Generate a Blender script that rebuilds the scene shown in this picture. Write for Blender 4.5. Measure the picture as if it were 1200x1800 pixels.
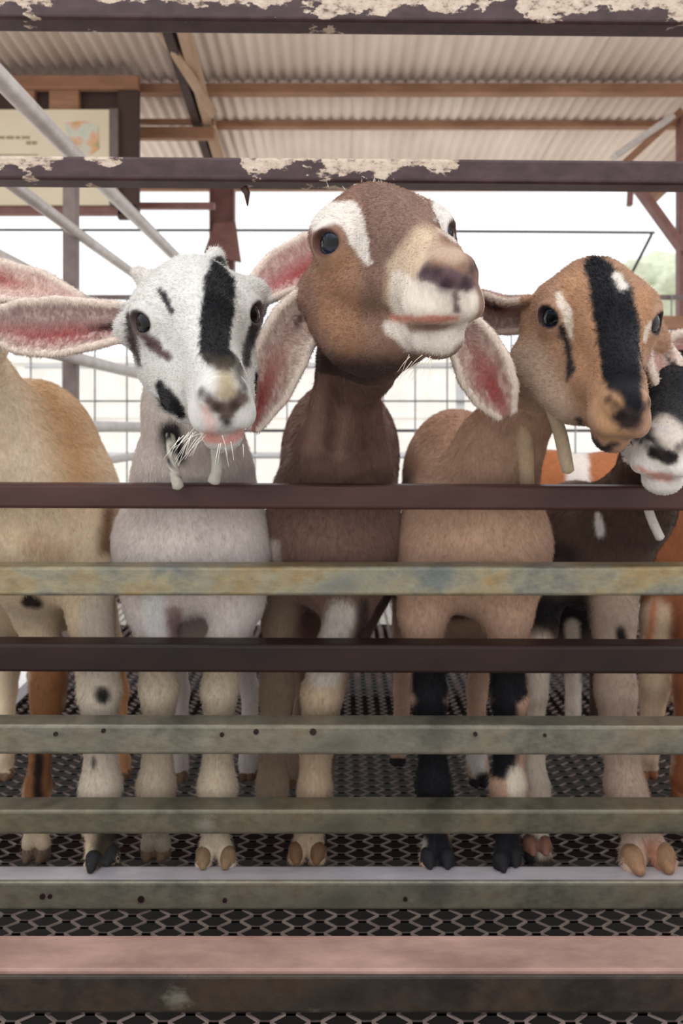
import bpy, bmesh, math, random
import numpy as np
from mathutils import Vector, Matrix

random.seed(7)
rng = np.random.default_rng(7)
scene = bpy.context.scene
for o in list(bpy.data.objects):
    bpy.data.objects.remove(o)
COL = scene.collection

# ---------------------------------------------------------------- camera
F = 1300.0            # focal length in pixels of the 1200x1800 frame
CAMD, CAMH, HOR = 1.3, 0.8, 750.0
cam_d = bpy.data.cameras.new('camera')
cam = bpy.data.objects.new('camera', cam_d)
COL.objects.link(cam)
cam.location = (0, -CAMD, CAMH)
cam.rotation_euler = (math.radians(90), 0, 0)
cam_d.sensor_fit = 'VERTICAL'
cam_d.sensor_height = 36.0
cam_d.lens = 36.0 * F / 1800.0
cam_d.shift_y = -(900 - HOR) / 1800.0
cam_d.clip_start = 0.02
cam_d.dof.use_dof = True
cam_d.dof.focus_distance = 0.92
cam_d.dof.aperture_fstop = 6.0
scene.camera = cam

# ---------------------------------------------------------------- sky and light
world = bpy.data.worlds.new('overcast_sky')
scene.world = world
world.use_nodes = True
wn = world.node_tree.nodes
wn['Background'].inputs['Color'].default_value = (0.95, 0.975, 1.0, 1)
wn['Background'].inputs['Strength'].default_value = 1.4
sun_d = bpy.data.lights.new('hazy_sun', 'SUN')
sun_d.energy = 1.4
sun_d.angle = math.radians(75)
sun_d.color = (1.0, 0.95, 0.88)
sun = bpy.data.objects.new('hazy_sun', sun_d)
COL.objects.link(sun)
sun.rotation_euler = (math.radians(28), 0, math.radians(-16))   # high behind the camera, a little to the left
scene.view_settings.view_transform = 'Standard'
scene.view_settings.look = 'None'
scene.view_settings.exposure = 0.0
scene.view_settings.gamma = 1.0
scene.view_settings.use_curve_mapping = False


def at(px, py, Y):
    """point of the place that stands Y metres behind the barrier and shows at (px, py)"""
    d = CAMD + Y
    return np.array([(px - 600) * d / F, Y, CAMH - (py - HOR) * d / F])


def sz(n, Y):
    return n * (CAMD + Y) / F


# ---------------------------------------------------------------- materials
def srgb(r, g, b):
    def f(c):
        c /= 255.0
        return c / 12.92 if c <= 0.04045 else ((c + 0.055) / 1.055) ** 2.4
    return (f(r), f(g), f(b), 1.0)


class NT:
    def __init__(s, name):
        s.m = bpy.data.materials.new(name)
        s.m.use_nodes = True
        s.t = s.m.node_tree
        s.b = s.t.nodes['Principled BSDF']

    def n(s, typ, **kw):
        nd = s.t.nodes.new(typ)
        for k, v in kw.items():
            if k in nd.inputs:
                nd.inputs[k].default_value = v
            else:
                setattr(nd, k, v)
        return nd

    def l(s, a, b):
        s.t.links.new(a, b)

    def coords(s, scale=(1, 1, 1)):
        tc = s.n('ShaderNodeTexCoord')
        mp = s.n('ShaderNodeMapping')
        mp.inputs['Scale'].default_value = scale
        s.l(tc.outputs['Object'], mp.inputs['Vector'])
        return mp.outputs['Vector']

    def noise(s, vec, scale, detail=4, rough=.6):
        nd = s.n('ShaderNodeTexNoise')
        nd.inputs['Scale'].default_value = scale
        nd.inputs['Detail'].default_value = detail
        nd.inputs['Roughness'].default_value = rough
        s.l(vec, nd.inputs['Vector'])
        return nd.outputs['Fac']

    def ramp(s, fac, stops, interp='LINEAR'):
        r = s.n('ShaderNodeValToRGB')
        r.color_ramp.interpolation = interp
        e = r.color_ramp.elements
        while len(e) > 1:
            e.remove(e[-1])
        e[0].position, e[0].color = stops[0]
        for p, c in stops[1:]:
            x = e.new(p)
            x.color = c
        s.l(fac, r.inputs['Fac'])
        return r.outputs['Color']

    def mix(s, fac, a, b, mode='MIX'):
        m = s.n('ShaderNodeMix')
        m.data_type = 'RGBA'
        m.blend_type = mode
        for sock, v in ((m.inputs[0], fac), (m.inputs[6], a), (m.inputs[7], b)):
            if hasattr(v, 'is_output') or isinstance(v, bpy.types.NodeSocket):
                s.l(v, sock)
            else:
                sock.default_value = v
        return m.outputs[2]

    def bump(s, h, strength=.3, dist=.01):
        b = s.n('ShaderNodeBump')
        b.inputs['Strength'].default_value = strength
        b.inputs['Distance'].default_value = dist
        s.l(h, b.inputs['Height'])
        s.l(b.outputs['Normal'], s.b.inputs['Normal'])

    def set(s, col=None, rough=.6, metal=0., spec=.5):
        if col is not None:
            if isinstance(col, bpy.types.NodeSocket):
                s.l(col, s.b.inputs['Base Color'])
            else:
                s.b.inputs['Base Color'].default_value = col
        s.b.inputs['Roughness'].default_value = rough
        s.b.inputs['Metallic'].default_value = metal
        s.b.inputs['Specular IOR Level'].default_value = spec
        return s.m


def mat_plain(name, c1, c2, scale=12, rough=.6, metal=0., stretch=(1, 1, 1), bump=.15, spec=.5):
    t = NT(name)
    v = t.coords(stretch)
    f = t.noise(v, scale, 6, .65)
    c = t.ramp(f, [(.3, srgb(*c1)), (.7, srgb(*c2))])
    t.bump(f, bump, .004)
    return t.set(c, rough, metal, spec)


def mat_galv(name, base, warm, dark):
    t = NT(name)
    v = t.coords((1, 1, 1.6))
    f1 = t.noise(v, 9, 5, .6)
    f2 = t.noise(v, 34, 6, .7)
    c = t.ramp(f1, [(.33, srgb(*warm)), (.5, srgb(*base)), (.66, srgb(*dark))])
    c2 = t.ramp(f2, [(.35, (.45, .45, .45, 1)), (.62, (1, 1, 1, 1))])
    c = t.mix(.6, c, c2, 'MULTIPLY')
    vo = t.n('ShaderNodeTexVoronoi')
    vo.inputs['Scale'].default_value = 7.5
    t.l(t.coords((1, 0, 1.2)), vo.inputs['Vector'])
    ad = t.n('ShaderNodeMath', operation='MULTIPLY_ADD')
    t.l(t.noise(v, 40, 4, .7), ad.inputs[0]); ad.inputs[1].default_value = .35; t.l(vo.outputs['Distance'], ad.inputs[2])
    spot = t.ramp(ad.outputs[0], [(.24, (.6, .6, .6, 1)), (.36, (0, 0, 0, 1))])
    c = t.mix(spot, c, srgb(138, 134, 120))
    t.bump(f2, .2, .003)
    return t.set(c, .38, .3)


def mat_flaked(name, amount, hi, bands=None):
    """dark brown paint flaking off a pale primer, more of it towards the upper edge"""
    t = NT(name)
    v = t.coords((1, 1, 1.7))
    f = t.noise(v, 17, 6, .62)
    big = t.noise(v, 2.1, 2, .5)
    tc = t.n('ShaderNodeTexCoord')
    sp = t.n('ShaderNodeSeparateXYZ')
    t.l(tc.outputs['Object'], sp.inputs[0])
    if bands:
        mr = t.n('ShaderNodeMapRange'); mr.inputs[1].default_value = -1.05; mr.inputs[2].default_value = 1.05
        t.l(sp.outputs['X'], mr.inputs[0])
        big = t.ramp(mr.outputs[0], [((x + 1.05) / 2.1, (g, g, g, 1)) for x, g in bands])
    a = t.n('ShaderNodeMath', operation='MULTIPLY_ADD')
    t.l(big, a.inputs[0]); a.inputs[1].default_value = 1.3; t.l(f, a.inputs[2])
    b = t.n('ShaderNodeMath', operation='MULTIPLY_ADD')
    t.l(sp.outputs['Z'], b.inputs[0]); b.inputs[1].default_value = hi; t.l(a.outputs[0], b.inputs[2])
    m = t.ramp(b.outputs[0], [(amount / 2, (0, 0, 0, 1)), (amount / 2 + .012, (1, 1, 1, 1))])
    # scale into the ramp's 0..1
    s = t.n('ShaderNodeMath', operation='MULTIPLY')
    t.l(b.outputs[0], s.inputs[0]); s.inputs[1].default_value = .5
    t.l(s.outputs[0], m.node.inputs['Fac'])
    fine = t.noise(v, 60, 5, .7)
    pale = t.ramp(fine, [(.35, srgb(96, 76, 66)), (.47, srgb(182, 162, 146)), (.7, srgb(208, 194, 178))])
    brown = t.ramp(t.noise(v, 25, 5, .6), [(.3, srgb(46, 28, 30)), (.7, srgb(74, 50, 56))])
    t.bump(m, .35, .002)
    return t.set(t.mix(m, brown, pale), .5, 0, .4)


M_BROWN = mat_plain('brown_painted_steel', (54, 31, 29), (78, 48, 44), 14, .45, 0, (.35, 1, 1), .1, .3)
M_DKBROWN = mat_plain('dark_brown_painted_steel', (26, 15, 13), (42, 26, 23), 14, .48, 0, (.35, 1, 1), .1, .25)
M_GALV_A = mat_galv('weathered_galvanised_steel_yellowed', (146, 138, 114), (154, 126, 82), (108, 112, 108))
M_GALV_B = mat_galv('weathered_galvanised_steel', (122, 117, 103), (124, 113, 94), (94, 92, 82))
M_GALV_C = mat_galv('dull_galvanised_steel_mossy', (106, 100, 84), (110, 99, 78), (80, 77, 64))
M_FLAKE_A = mat_flaked('flaking_paint_steel', 1.13, 9.0)
M_FLAKE_B = mat_flaked('flaking_brown_paint_steel', 1.22, 5.0, [(-1.0, .56), (-.62, .58), (-.40, .52), (-.33, .34), (-.19, .30), (-.17, .59), (.10, .55), (.20, .46), (.30, .38), (.36, .22), (1.0, .3)])
M_SILL = mat_plain('worn_reddish_beam_paint', (128, 98, 88), (176, 142, 132), 16, .55, 0, (.4, 1, 1), .15)
M_SILL_D = mat_galv('dark_steel_channel', (70, 60, 52), (78, 64, 50), (50, 44, 40))  # darker tone than the sill's top board
M_RAIL_GLEAM = mat_plain('steel_with_painted_gleam', (150, 144, 150), (188, 182, 188), 18, .3, .2, (.3, 1, 1), .08)
M_GRATE = mat_plain('expanded_steel', (112, 98, 94), (156, 140, 134), 30, .48, .25, (1, 1, 1), .1)
M_UNDER = mat_plain('soil_in_painted_shade', (16, 13, 12), (30, 24, 21), 6, .95)  # near-black colour puts the shade below the platform into the soil
M_EARTH = mat_plain('pale_dusty_ground', (214, 208, 198), (236, 232, 224), 1.5, .95)
M_ROOF = mat_plain('corrugated_roof_sheet', (214, 194, 182), (236, 220, 210), 3, .5, 0, (1, .25, 1), .05)
M_TIMBER = mat_plain('brown_roof_timber', (120, 84, 62), (160, 118, 92), 9, .7, 0, (.3, .3, 1))
M_TIMBER_D = mat_plain('dark_stained_timber', (44, 30, 26), (70, 48, 42), 9, .7, 0, (1, 1, .3))
M_TAN = mat_plain('tan_rafter_timber', (150, 122, 98), (186, 158, 134), 9, .7, 0, (1, .2, 1))
M_PIPE = mat_plain('pale_galvanised_pipe', (176, 168, 164), (206, 200, 198), 12, .4, .2)
M_PIPE_D = mat_plain('grey_brown_steel_post', (96, 82, 80), (126, 110, 106), 12, .5, .1)
M_POST = mat_plain('red_brown_channel_post', (104, 66, 60), (134, 90, 84), 10, .5, 0)
M_WIRE = mat_plain('dark_wire', (44, 42, 46), (70, 66, 70), 20, .5, .3)
M_WIREP = mat_plain('glare_paled_wire', (120, 118, 118), (160, 158, 158), 20, .5, .2)  # pale wire colour stands in for the washed-out backlight
M_SIGN = mat_plain('cream_sign_board', (214, 200, 172), (226, 214, 190), 2, .6)
M_WALLP = mat_plain('pale_far_wall', (214, 210, 204), (232, 228, 224), 2, .8)
M_WHITE = mat_plain('white_paint', (216, 218, 220), (236, 238, 240), 6, .5)
M_LEAF = mat_plain('pale_far_foliage', (176, 184, 158), (210, 214, 192), 5, .9)
M_INK = mat_plain('faded_ink', (150, 140, 112), (166, 156, 128), 8, .7)


# ---------------------------------------------------------------- object helpers
def tag(o, label=None, cat=None, group=None, kind=None):
    if label: o['label'] = label
    if cat: o['category'] = cat
    if group: o['group'] = group
    if kind: o['kind'] = kind
    return o


def empty(name, loc=(0, 0, 0)):
    o = bpy.data.objects.new(name, None)
    o.empty_display_size = .05
    o.location = loc
    COL.objects.link(o)
    return o


def mesh_obj(name, verts, faces, mat, parent=None, smooth=False, loc=(0, 0, 0)):
    me = bpy.data.meshes.new(name)
    v = np.asarray(verts, dtype=float) - np.asarray(loc, dtype=float)
    me.from_pydata(v.tolist(), [], [tuple(int(i) for i in f) for f in faces])
    me.materials.append(mat)
    if smooth:
        me.polygons.foreach_set('use_smooth', [True] * len(me.polygons))
    me.update()
    o = bpy.data.objects.new(name, me)
    COL.objects.link(o)
    o.location = loc
    if parent is not None:
        o.parent = parent
        o.matrix_parent_inverse = Matrix.Translation(-Vector(parent.location))
    return o


class MB:
    """collects verts and faces of one mesh"""
    def __init__(s):
        s.v, s.f = [], []

    def add(s, verts, faces):
        k = len(s.v)
        s.v += [tuple(map(float, p)) for p in verts]
        s.f += [tuple(i + k for i in f) for f in faces]

    def box(s, lo, hi, bev=0.0):
        x0, y0, z0 = lo; x1, y1, z1 = hi
        if bev <= 0:
            s.add([(x0, y0, z0), (x1, y0, z0), (x1, y1, z0), (x0, y1, z0), (x0, y0, z1), (x1, y0, z1), (x1, y1, z1), (x0, y1, z1)],
                  [(0, 3, 2, 1), (4, 5, 6, 7), (0, 1, 5, 4), (1, 2, 6, 5), (2, 3, 7, 6), (3, 0, 4, 7)])
            return
        bm = bmesh.new()
        bmesh.ops.create_cube(bm, size=1)
        for v in bm.verts:
            v.co = Vector(((x0 + x1) / 2 + v.co.x * (x1 - x0), (y0 + y1) / 2 + v.co.y * (y1 - y0), (z0 + z1) / 2 + v.co.z * (z1 - z0)))
        bmesh.ops.bevel(bm, geom=bm.edges[:], offset=bev, segments=2, affect='EDGES', profile=.5)
        bm.verts.index_update()
        s.add([v.co[:] for v in bm.verts], [[v.index for v in f.verts] for f in bm.faces])
        bm.free()

    def tube(s, pts, r, n=10, cap=True):
        pts = [np.array(p, float) for p in pts]
        rs = r if hasattr(r, '__len__') else [r] * len(pts)
        rings = []
        up = np.array([0, 0, 1.0])
        for i, p in enumerate(pts):
            d = pts[min(i + 1, len(pts) - 1)] - pts[max(i - 1, 0)]
            d /= np.linalg.norm(d)
            a = np.cross(d, up)
            if np.linalg.norm(a) < 1e-3: a = np.cross(d, np.array([1., 0, 0]))
            a /= np.linalg.norm(a); b = np.cross(a, d)
            rings.append([p + rs[i] * (math.cos(t) * a + math.sin(t) * b) for t in np.arange(n) * 2 * math.pi / n])
        fs = []
        for i in range(len(pts) - 1):
            for j in range(n):
                fs.append((i * n + j, i * n + (j + 1) % n, (i + 1) * n + (j + 1) % n, (i + 1) * n + j))
        if cap:
            fs.append(tuple(range(n))[::-1]); fs.append(tuple((len(pts) - 1) * n + j for j in range(n)))
        s.add([q for rg in rings for q in rg], fs)

    def bar(s, a, b, w, h, up=(0, 0, 1)):
        """rectangular bar from a to b"""
        a, b = np.array(a, float), np.array(b, float)
        d = (b - a) / np.linalg.norm(b - a)
        sx = np.cross(d, np.array(up, float)); sx /= np.linalg.norm(sx)
        u = np.cross(sx, d)
        V = []
        for p in (a, b):
            for i, j in ((-1, -1), (1, -1), (1, 1), (-1, 1)):
                V.append(p + sx * i * w / 2 + u * j * h / 2)
        s.add(V, [(0, 1, 2, 3), (7, 6, 5, 4), (0, 4, 5, 1), (1, 5, 6, 2), (2, 6, 7, 3), (3, 7, 4, 0)])

    def build(s, name, mat, parent=None, smooth=False, loc=None):
        if loc is None:
            v = np.array(s.v); loc = tuple((v.min(0) + v.max(0)) / 2) if parent is None else (0, 0, 0)
        return mesh_obj(name, s.v, s.f, mat, parent, smooth, loc)


def box_tube(name, x0, x1, y0, y1, z0, z1, mat, parent, r=.006, wall=.004):
    """hollow rectangular steel section running along x"""
    def prof(ins, rr):
        pts = []
        for cx, cy, a0 in ((y1 - ins - rr, z1 - ins - rr, 0), (y0 + ins + rr, z1 - ins - rr, 90), (y0 + ins + rr, z0 + ins + rr, 180), (y1 - ins - rr, z0 + ins + rr, 270)):
            for k in range(4):
                t = math.radians(a0 + k * 30)
                pts.append((cx + rr * math.cos(t), cz(cy, rr, t)))
        return pts

    def cz(c, rr, t):
        return c + rr * math.sin(t)
    P, Q = prof(0, r), prof(wall, max(r - wall, .001))
    n = len(P)
    V, Fc = [], []
    for x in (x0, x1):
        V += [(x, a, b) for a, b in P] + [(x, a, b) for a, b in Q]
    for j in range(n):
        k = (j + 1) % n
        Fc.append((j, k, 2 * n + k, 2 * n + j))
        Fc.append((n + k, n + j, 3 * n + j, 3 * n + k))
        Fc.append((k, j, n + j, n + k))
        Fc.append((2 * n + j, 2 * n + k, 3 * n + k, 3 * n + j))
    c = ((x0 + x1) / 2, (y0 + y1) / 2, (z0 + z1) / 2)
    return mesh_obj(name, V, Fc, mat, parent, False, c)


# ---------------------------------------------------------------- floor of expanded steel, ground below
FLOOR_Z = -0.05
CW, CH = 0.073, 0.031          # a diamond of the mesh
mb = MB()
x_half, y0f, y1f = 2.3, -0.95, 3.3
rows = int((y1f - y0f) / (CH / 2))
ncol = int(2 * x_half / CW)
V, Fq = [], []
for r in range(rows):
    yc = y0f + r * CH / 2
    if r % 2: continue
    # one zigzag strand: long bond, slanted leg, bond, slanted leg
    pts = []
    for c in range(ncol):
        x = -x_half + c * CW
        pts += [(x - CW * .10, yc), (x + CW * .10, yc), (x + CW * .40, yc + CH / 2), (x + CW * .60, yc + CH / 2)]
    pts = np.array(pts)
    w, h = .0066, .0016
    for q in (-1, 1):
        # two mirrored strands meet in the bonds, as in expanded metal
        P = pts.copy()
        if q < 0: P[:, 1] = 2 * yc - P[:, 1]
        n = len(P); k = len(V)
        tz = np.where(np.arange(n) % 4 < 2, .0, .0)
        for (dy, dz) in ((-w, -h + .0012), (w, -h - .0012), (w, h - .0012), (-w, h + .0012)):
            V += [(a, b + dy / 2, FLOOR_Z - .006 + dz) for (a, b) in P]
        for i in range(n - 1):
            for s_ in range(4):
                a, b = s_ * n, ((s_ + 1) % 4) * n
                Fq.append((k + a + i, k + b + i, k + b + i + 1, k + a + i + 1))
fl = mesh_obj('floor', V, Fq, M_GRATE)
tag(fl, 'expanded steel mesh floor of diamond openings under the goats', kind='structure')
for i, y in enumerate((-.75, .35, 1.1, 1.9, 2.7, 3.25)):
    mb = MB(); mb.box((-2.35, y - .03, FLOOR_Z - .10), (2.35, y + .03, FLOOR_Z - .013), .004)
    o = mb.build('joist', M_DKBROWN, fl)
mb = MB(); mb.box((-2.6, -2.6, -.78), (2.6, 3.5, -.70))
tag(mb.build('ground_under_platform', M_UNDER), 'soil below the steel mesh floor, coloured dark as in shade', kind='structure')
mb = MB(); mb.box((-60, -40, -1.1), (60, 120, -.80))
tag(mb.build('ground', M_EARTH), 'pale dusty ground around the shed', kind='structure')

# ---------------------------------------------------------------- the barrier of rails
XR = 1.05
fence = tag(empty('rail_barrier', (0, .025, FLOOR_Z)), 'pen barrier of horizontal brown and grey steel rails in front of the goats', 'barrier')


def rail(ytop, ybot, mat, Y0=0., dep=.05, name='rail'):
    zt, zb = at(0, ytop, Y0)[2], at(0, ybot, Y0)[2]
    return box_tube(name, -XR, XR, Y0, Y0 + dep, zb, zt, mat, fence)


rails = []
for (a, b, m, lab) in ((-14, 36, M_FLAKE_A, 'topmost rail, pale with flaking paint'),
                       (277, 319, M_FLAKE_B, 'brown rail with peeling paint above the heads'),
                       (853, 896, M_BROWN, 'brown rail under the chins'),
                       (996, 1048, M_GALV_A, 'yellowed grey rail across the chests'),
                       (1134, 1184, M_DKBROWN, 'dark brown rail across the forelegs'),
                       (1275, 1328, M_GALV_B, 'grey rail with bolt spots at the knees'),
                       (1424, 1468, M_GALV_C, 'mossy grey rail above the hooves'),
                       (1550, 1601, M_GALV_B, 'lowest grey rail under the hooves')):
    o = rail(a, b, m); o['label'] = lab
    o.rotation_euler.y = math.radians({-14: .50, 277: .45, 853: .22, 1134: .2, 1275: .1}.get(a, 0.))   # hung a little off level
    rails.append(o)
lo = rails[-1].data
lo.materials.append(M_RAIL_GLEAM)
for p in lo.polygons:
    if p.normal.z > .8 and p.center.z > 0 and p.area > .02: p.material_index = 1      # paler colour on the top stands in for reflected backlight
for sx in (-1, 1):
    mb = MB(); mb.box((sx * XR - .03, .055, FLOOR_Z), (sx * XR + .03, .115, 1.45), .004)
    mb.build('post', M_PIPE_D, fence)
# bolt heads on the grey rails
for (px, py, r) in ((98, 1290, 4), (390, 1291, 4), (450, 1286, 5), (550, 1286, 6), (835, 1290, 4), (957, 1292, 3), (182, 1284, 4),
                    (75, 1575, 5), (88, 1575, 4), (248, 1580, 6), (395, 1582, 4), (712, 1580, 4)):
    c = at(px, py, 0); rr = sz(r, 0)
    mb = MB(); mb.tube([c + (0, .001, 0), c - (0, .0025, 0)], rr, 8)
    mb.build('bolt_head', M_DKBROWN, fence)

# small wire hook left hanging under the second rail
mb = MB(); mb.tube([at(428, 330, .02), at(434, 340, .02), at(435, 362, .02)], [.007, .006, .0012], 8); mb.build('hook', M_BROWN, fence, True)

# sill beam that lies on the mesh in front of the barrier
sill = tag(empty('sill_beam', (0, -.196, FLOOR_Z)), 'worn reddish sill beam lying on the mesh floor in front of the rails', 'beam')
mb = MB(); mb.box((-1.2, -.232, .0075), (1.2, -.160, .0165), .003); mb.build('top_board', M_SILL, sill)
box_tube('channel', -1.2, 1.2, -.231, -.162, FLOOR_Z, .0075, M_SILL_D, sill)

# ---------------------------------------------------------------- the shed: roof, posts, sign, side and back fences
ROOF_A, ROOF_B = 3.6075, 0.105          # underside height = ROOF_A - ROOF_B * distance from the camera


def roof_z(d):
    return ROOF_A - ROOF_B * d


roof = tag(empty('ceiling', (0, 2.5, 3.2)), 'corrugated metal roof on brown purlins above the pen', kind='structure')


def roof_sheet(x0, x1, d0, d1, lift):
    pitch, amp = .078, .011
    n = int(round((x1 - x0) / pitch * 8))
    xs = np.linspace(x0, x1, n + 1)
    V, Fc = [], []
    for d in (d0, d1):
        for off in (0, .0025):
            for x in xs:
                V.append((x, d - CAMD, roof_z(d) + lift + amp * math.cos(2 * math.pi * x / pitch) + off))
    m = n + 1
    for i in range(n):
        Fc.append((i, i + 1, 2 * m + i + 1, 2 * m + i))
        Fc.append((m + i + 1, m + i, 3 * m + i, 3 * m + i + 1))
        Fc.append((i + 1, i, m + i, m + i + 1))
        Fc.append((2 * m + i, 2 * m + i + 1, 3 * m + i + 1, 3 * m + i))
    Fc += [(0, 2 * m, 3 * m, m), (n, m + n, 3 * m + n, 2 * m + n)]
    return mesh_obj('roof_sheet', V, Fc, M_ROOF, roof, True)


for k in range(-5, 5):
    roof_sheet(k * .78 - .02 + .1, k * .78 + .80 + .1, 2.3, 5.02, .034 + .003 * (k % 2))
    roof_sheet(k * .78 - .02 + .1, k * .78 + .80 + .1, 4.95, 6.60, .014 + .003 * (k % 2))


def bar_obj(name, a, b, w, h, mat, parent=None, up=(0, 0, 1)):
    m = MB(); m.bar(a, b, w, h, up)
    return m.build(name, mat, parent)


for d, h, m, xa in ((3.0, .10, M_TIMBER, -3.7), (4.96, .06, M_TIMBER, -3.7), (5.44, .04, M_TIMBER, -.92), (6.5, .05, M_TIMBER, -3.7)):
    z = roof_z(d) - h / 2
    bar_obj('purlin', (xa, d - CAMD, z), (3.8, d - CAMD, z), .07, h, m, roof)
for xa, xb, m in ((-.84, -.985, M_TAN), (-.93, -1.05, M_TIMBER_D), (2.72, 2.72, M_TIMBER)):
    bar_obj('rafter', (xa, 2.4 - CAMD + .6, roof_z(3.0) - .14), (xb, 6.5 - CAMD, roof_z(6.5) - .11), .055, .12, m, roof)

DP = 5.95 - CAMD
mb = MB()
# channel post: web and two flanges, with a gusset plate
pX = at(392, 0, DP)[0]
mb.box((pX - .10, DP, -.8), (pX + .10, DP + .012, roof_z(5.95) - .12))
mb.box((pX - .10, DP - .07, -.8), (pX - .088, DP, roof_z(5.95) - .12))
mb.box((pX + .088, DP - .07, -.8), (pX + .10, DP, roof_z(5.95) - .12))
post = tag(empty('shed_post', (pX, DP, -.8)), 'red-brown steel channel post between the sign and the middle goat', 'post')
mb.build('channel', M_POST, post)
g = [at(358, 445, DP - .08), at(424, 462, DP - .08), at(414, 390, DP - .08), at(376, 392, DP - .08)]
mb = MB(); mb.add(g + [p + np.array([0, .012, 0]) for p in g], [(0, 1, 2, 3), (7, 6, 5, 4), (0, 4, 5, 1), (1, 5, 6, 2), (2, 6, 7, 3), (3, 7, 4, 0)])
mb.build('gusset_plate', M_POST, post)
mb = MB(); mb.tube([at(262, 20, 2.75), at(374, 198, 3.5)], .032, 12)
mb.build('diagonal_brace', M_TAN, post, True)

# right-hand post with its braces
DR = 5.2 - CAMD
post2 = tag(empty('shed_post', (at(1212, 0, DR)[0], DR, -.8)), 'brown steel post with slanting braces at the right edge', 'post')
pX = at(1212, 0, DR)[0]
mb = MB(); mb.box((pX - .085, DR - .04, -.8), (pX + .085, DR + .04, roof_z(5.2) - .06), .006); mb.build('column', M_POST, post2)
bar_obj('brace', at(1112, 318, DR - .02), at(1205, 446, DR - .02), .05, .085, M_POST, post2, (0, 1, 0))
bar_obj('brace', at(1092, 292, DR - .02), at(1196, 196, DR - .02), .05, .06, M_TIMBER, post2, (0, 1, 0))
bar_obj('brace', at(1078, 276, DR - .10), at(1180, 206, DR - .10), .04, .09, M_PIPE, post2, (0, 1, 0))
mb = MB(); mb.tube([at(1145, 412, DR), at(1104, 492, DR)], .010, 6); mb.build('guy_wire', M_WIRE, post2)
bar_obj('cleat', at(1108, 330, DR - .03), at(1106, 362, DR - .03), .03, .045, M_POST, post2, (0, 1, 0))

# thin cable across the open side
mb = MB(); mb.tube([at(-160, 404, 4.72), at(560, 405, 4.72), at(1150, 409, 4.72)], .011, 6)
tag(mb.build('cable', M_WIRE, None, True), 'thin dark cable strung across the bright open side', 'cable')

# dark timber panel that carries the sign
DS = 4.8 - CAMD
frame = tag(empty('sign_board', at(0, 378, DS)), 'cream notice board with a faded map in a dark timber frame behind the left pipes', 'sign')
for nm, (xa, ya, xb, yb), m, dy in (('upright', (206, 150, 243, 384), M_TIMBER_D, 0.), ('upright', (36, 150, 60, 192), M_TIMBER, .0),
                                    ('upright', (86, 150, 138, 192), M_TIMBER, .0),
                                    ('head_beam', (-260, 132, 243, 156), M_TIMBER, -.02), ('back_panel', (-260, 150, 243, 196), M_TIMBER_D, .05),
                                    ('bottom_rail', (-260, 359, 240, 377), M_POST, 0.)):
    a, b = at(xa, yb, DS + dy), at(xb, ya, DS + dy)
    mb = MB(); mb.box((a[0], DS + dy, a[2]), (b[0], DS + dy + .05, b[2]), .004); mb.build(nm, m, frame)
for (ya, yb) in ((208, 216), (222, 243), (355, 366)):
    a, b = at(240, yb, DS + .3), at(376, ya, DS + .3)
    mb = MB(); mb.box((a[0], DS + .3, a[2]), (b[0], DS + .35, b[2]), .004); mb.build('cross_bar', M_TIMBER if ya < 300 else M_POST, frame)
sign = frame
a, b = at(-250, 360, DS - .03), at(192, 192, DS - .03)
mb = MB(); mb.box((a[0], DS - .03, a[2]), (b[0], DS - .005, b[2]), .003); mb.build('board', M_SIGN, sign)
a, b = at(192, 360, DS - .035), at(207, 190, DS - .035)
mb = MB(); mb.box((a[0], DS - .035, a[2]), (b[0], DS, b[2]), .003); mb.build('edge_strip', M_PIPE_D, sign)


def mat_map():
    t = NT('faded_map_print')
    v = t.coords((1, 1, 1))
    f = t.noise(v, 9, 3, .5)
    c = t.ramp(f, [(.30, srgb(186, 196, 186)), (.42, srgb(206, 206, 192)), (.5, srgb(216, 178, 150)), (.58, srgb(214, 168, 120)), (.70, srgb(150, 164, 120))])
    return t.set(c, .7)


pts = [(112, 216), (150, 212), (172, 222), (174, 262), (158, 272), (140, 262), (120, 240)]
P = [at(x, y, DS - .034) for x, y in pts]
mb = MB(); n = len(P); mb.add(P + [p + np.array([0, .004, 0]) for p in P], [tuple(range(n)), tuple(range(2 * n - 1, n - 1, -1))] + [(i, n + i, n + (i + 1) % n, (i + 1) % n) for i in range(n)])
mb.build('map_print', mat_map(), sign)
for (xa, xb, y, h) in [(x, x + w, 239, 5) for x, w in ((-60, 9), (-48, 14), (-30, 8), (-18, 12), (-2, 10), (11, 13), (27, 8), (38, 14))] + [(46, 54, 248, 6), (56, 64, 248, 6), (-120, 66, 271, 2)]:
    a, b = at(xa, y + h, DS - .033), at(xb, y, DS - .033)
    mb = MB(); mb.box((a[0], DS - .033, a[2]), (b[0], DS - .029, b[2])); mb.build('print_mark', M_INK, sign)

# side fence on the left: level pipes running back from the barrier
side = tag(empty('side_fence', (-1.02, 1.5, FLOOR_Z)), 'left side fence of pale level pipes running back beside the goats', 'fence')
for z, r, x in ((1.80, .030, -.975), (1.54, .021, -1.0), (1.33, .022, -1.06), (1.06, .024, -1.0), (.80, .024, -1.0), (.655, .018, -1.0), (.42, .02, -1.0)):
    mb = MB(); mb.tube([(x, .12, z), (x - .01, 1.7, z), (x, 3.28, z)], r, 14); mb.build('pipe', M_PIPE, side, True)
for y in (1.51, 3.2):
    mb = MB(); mb.box((-1.06 if y < 2 else -1.03, y, FLOOR_Z), (-1.01 if y < 2 else -.98, y + .045, 1.83), .003); mb.build('post', M_PIPE_D, side)

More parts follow.
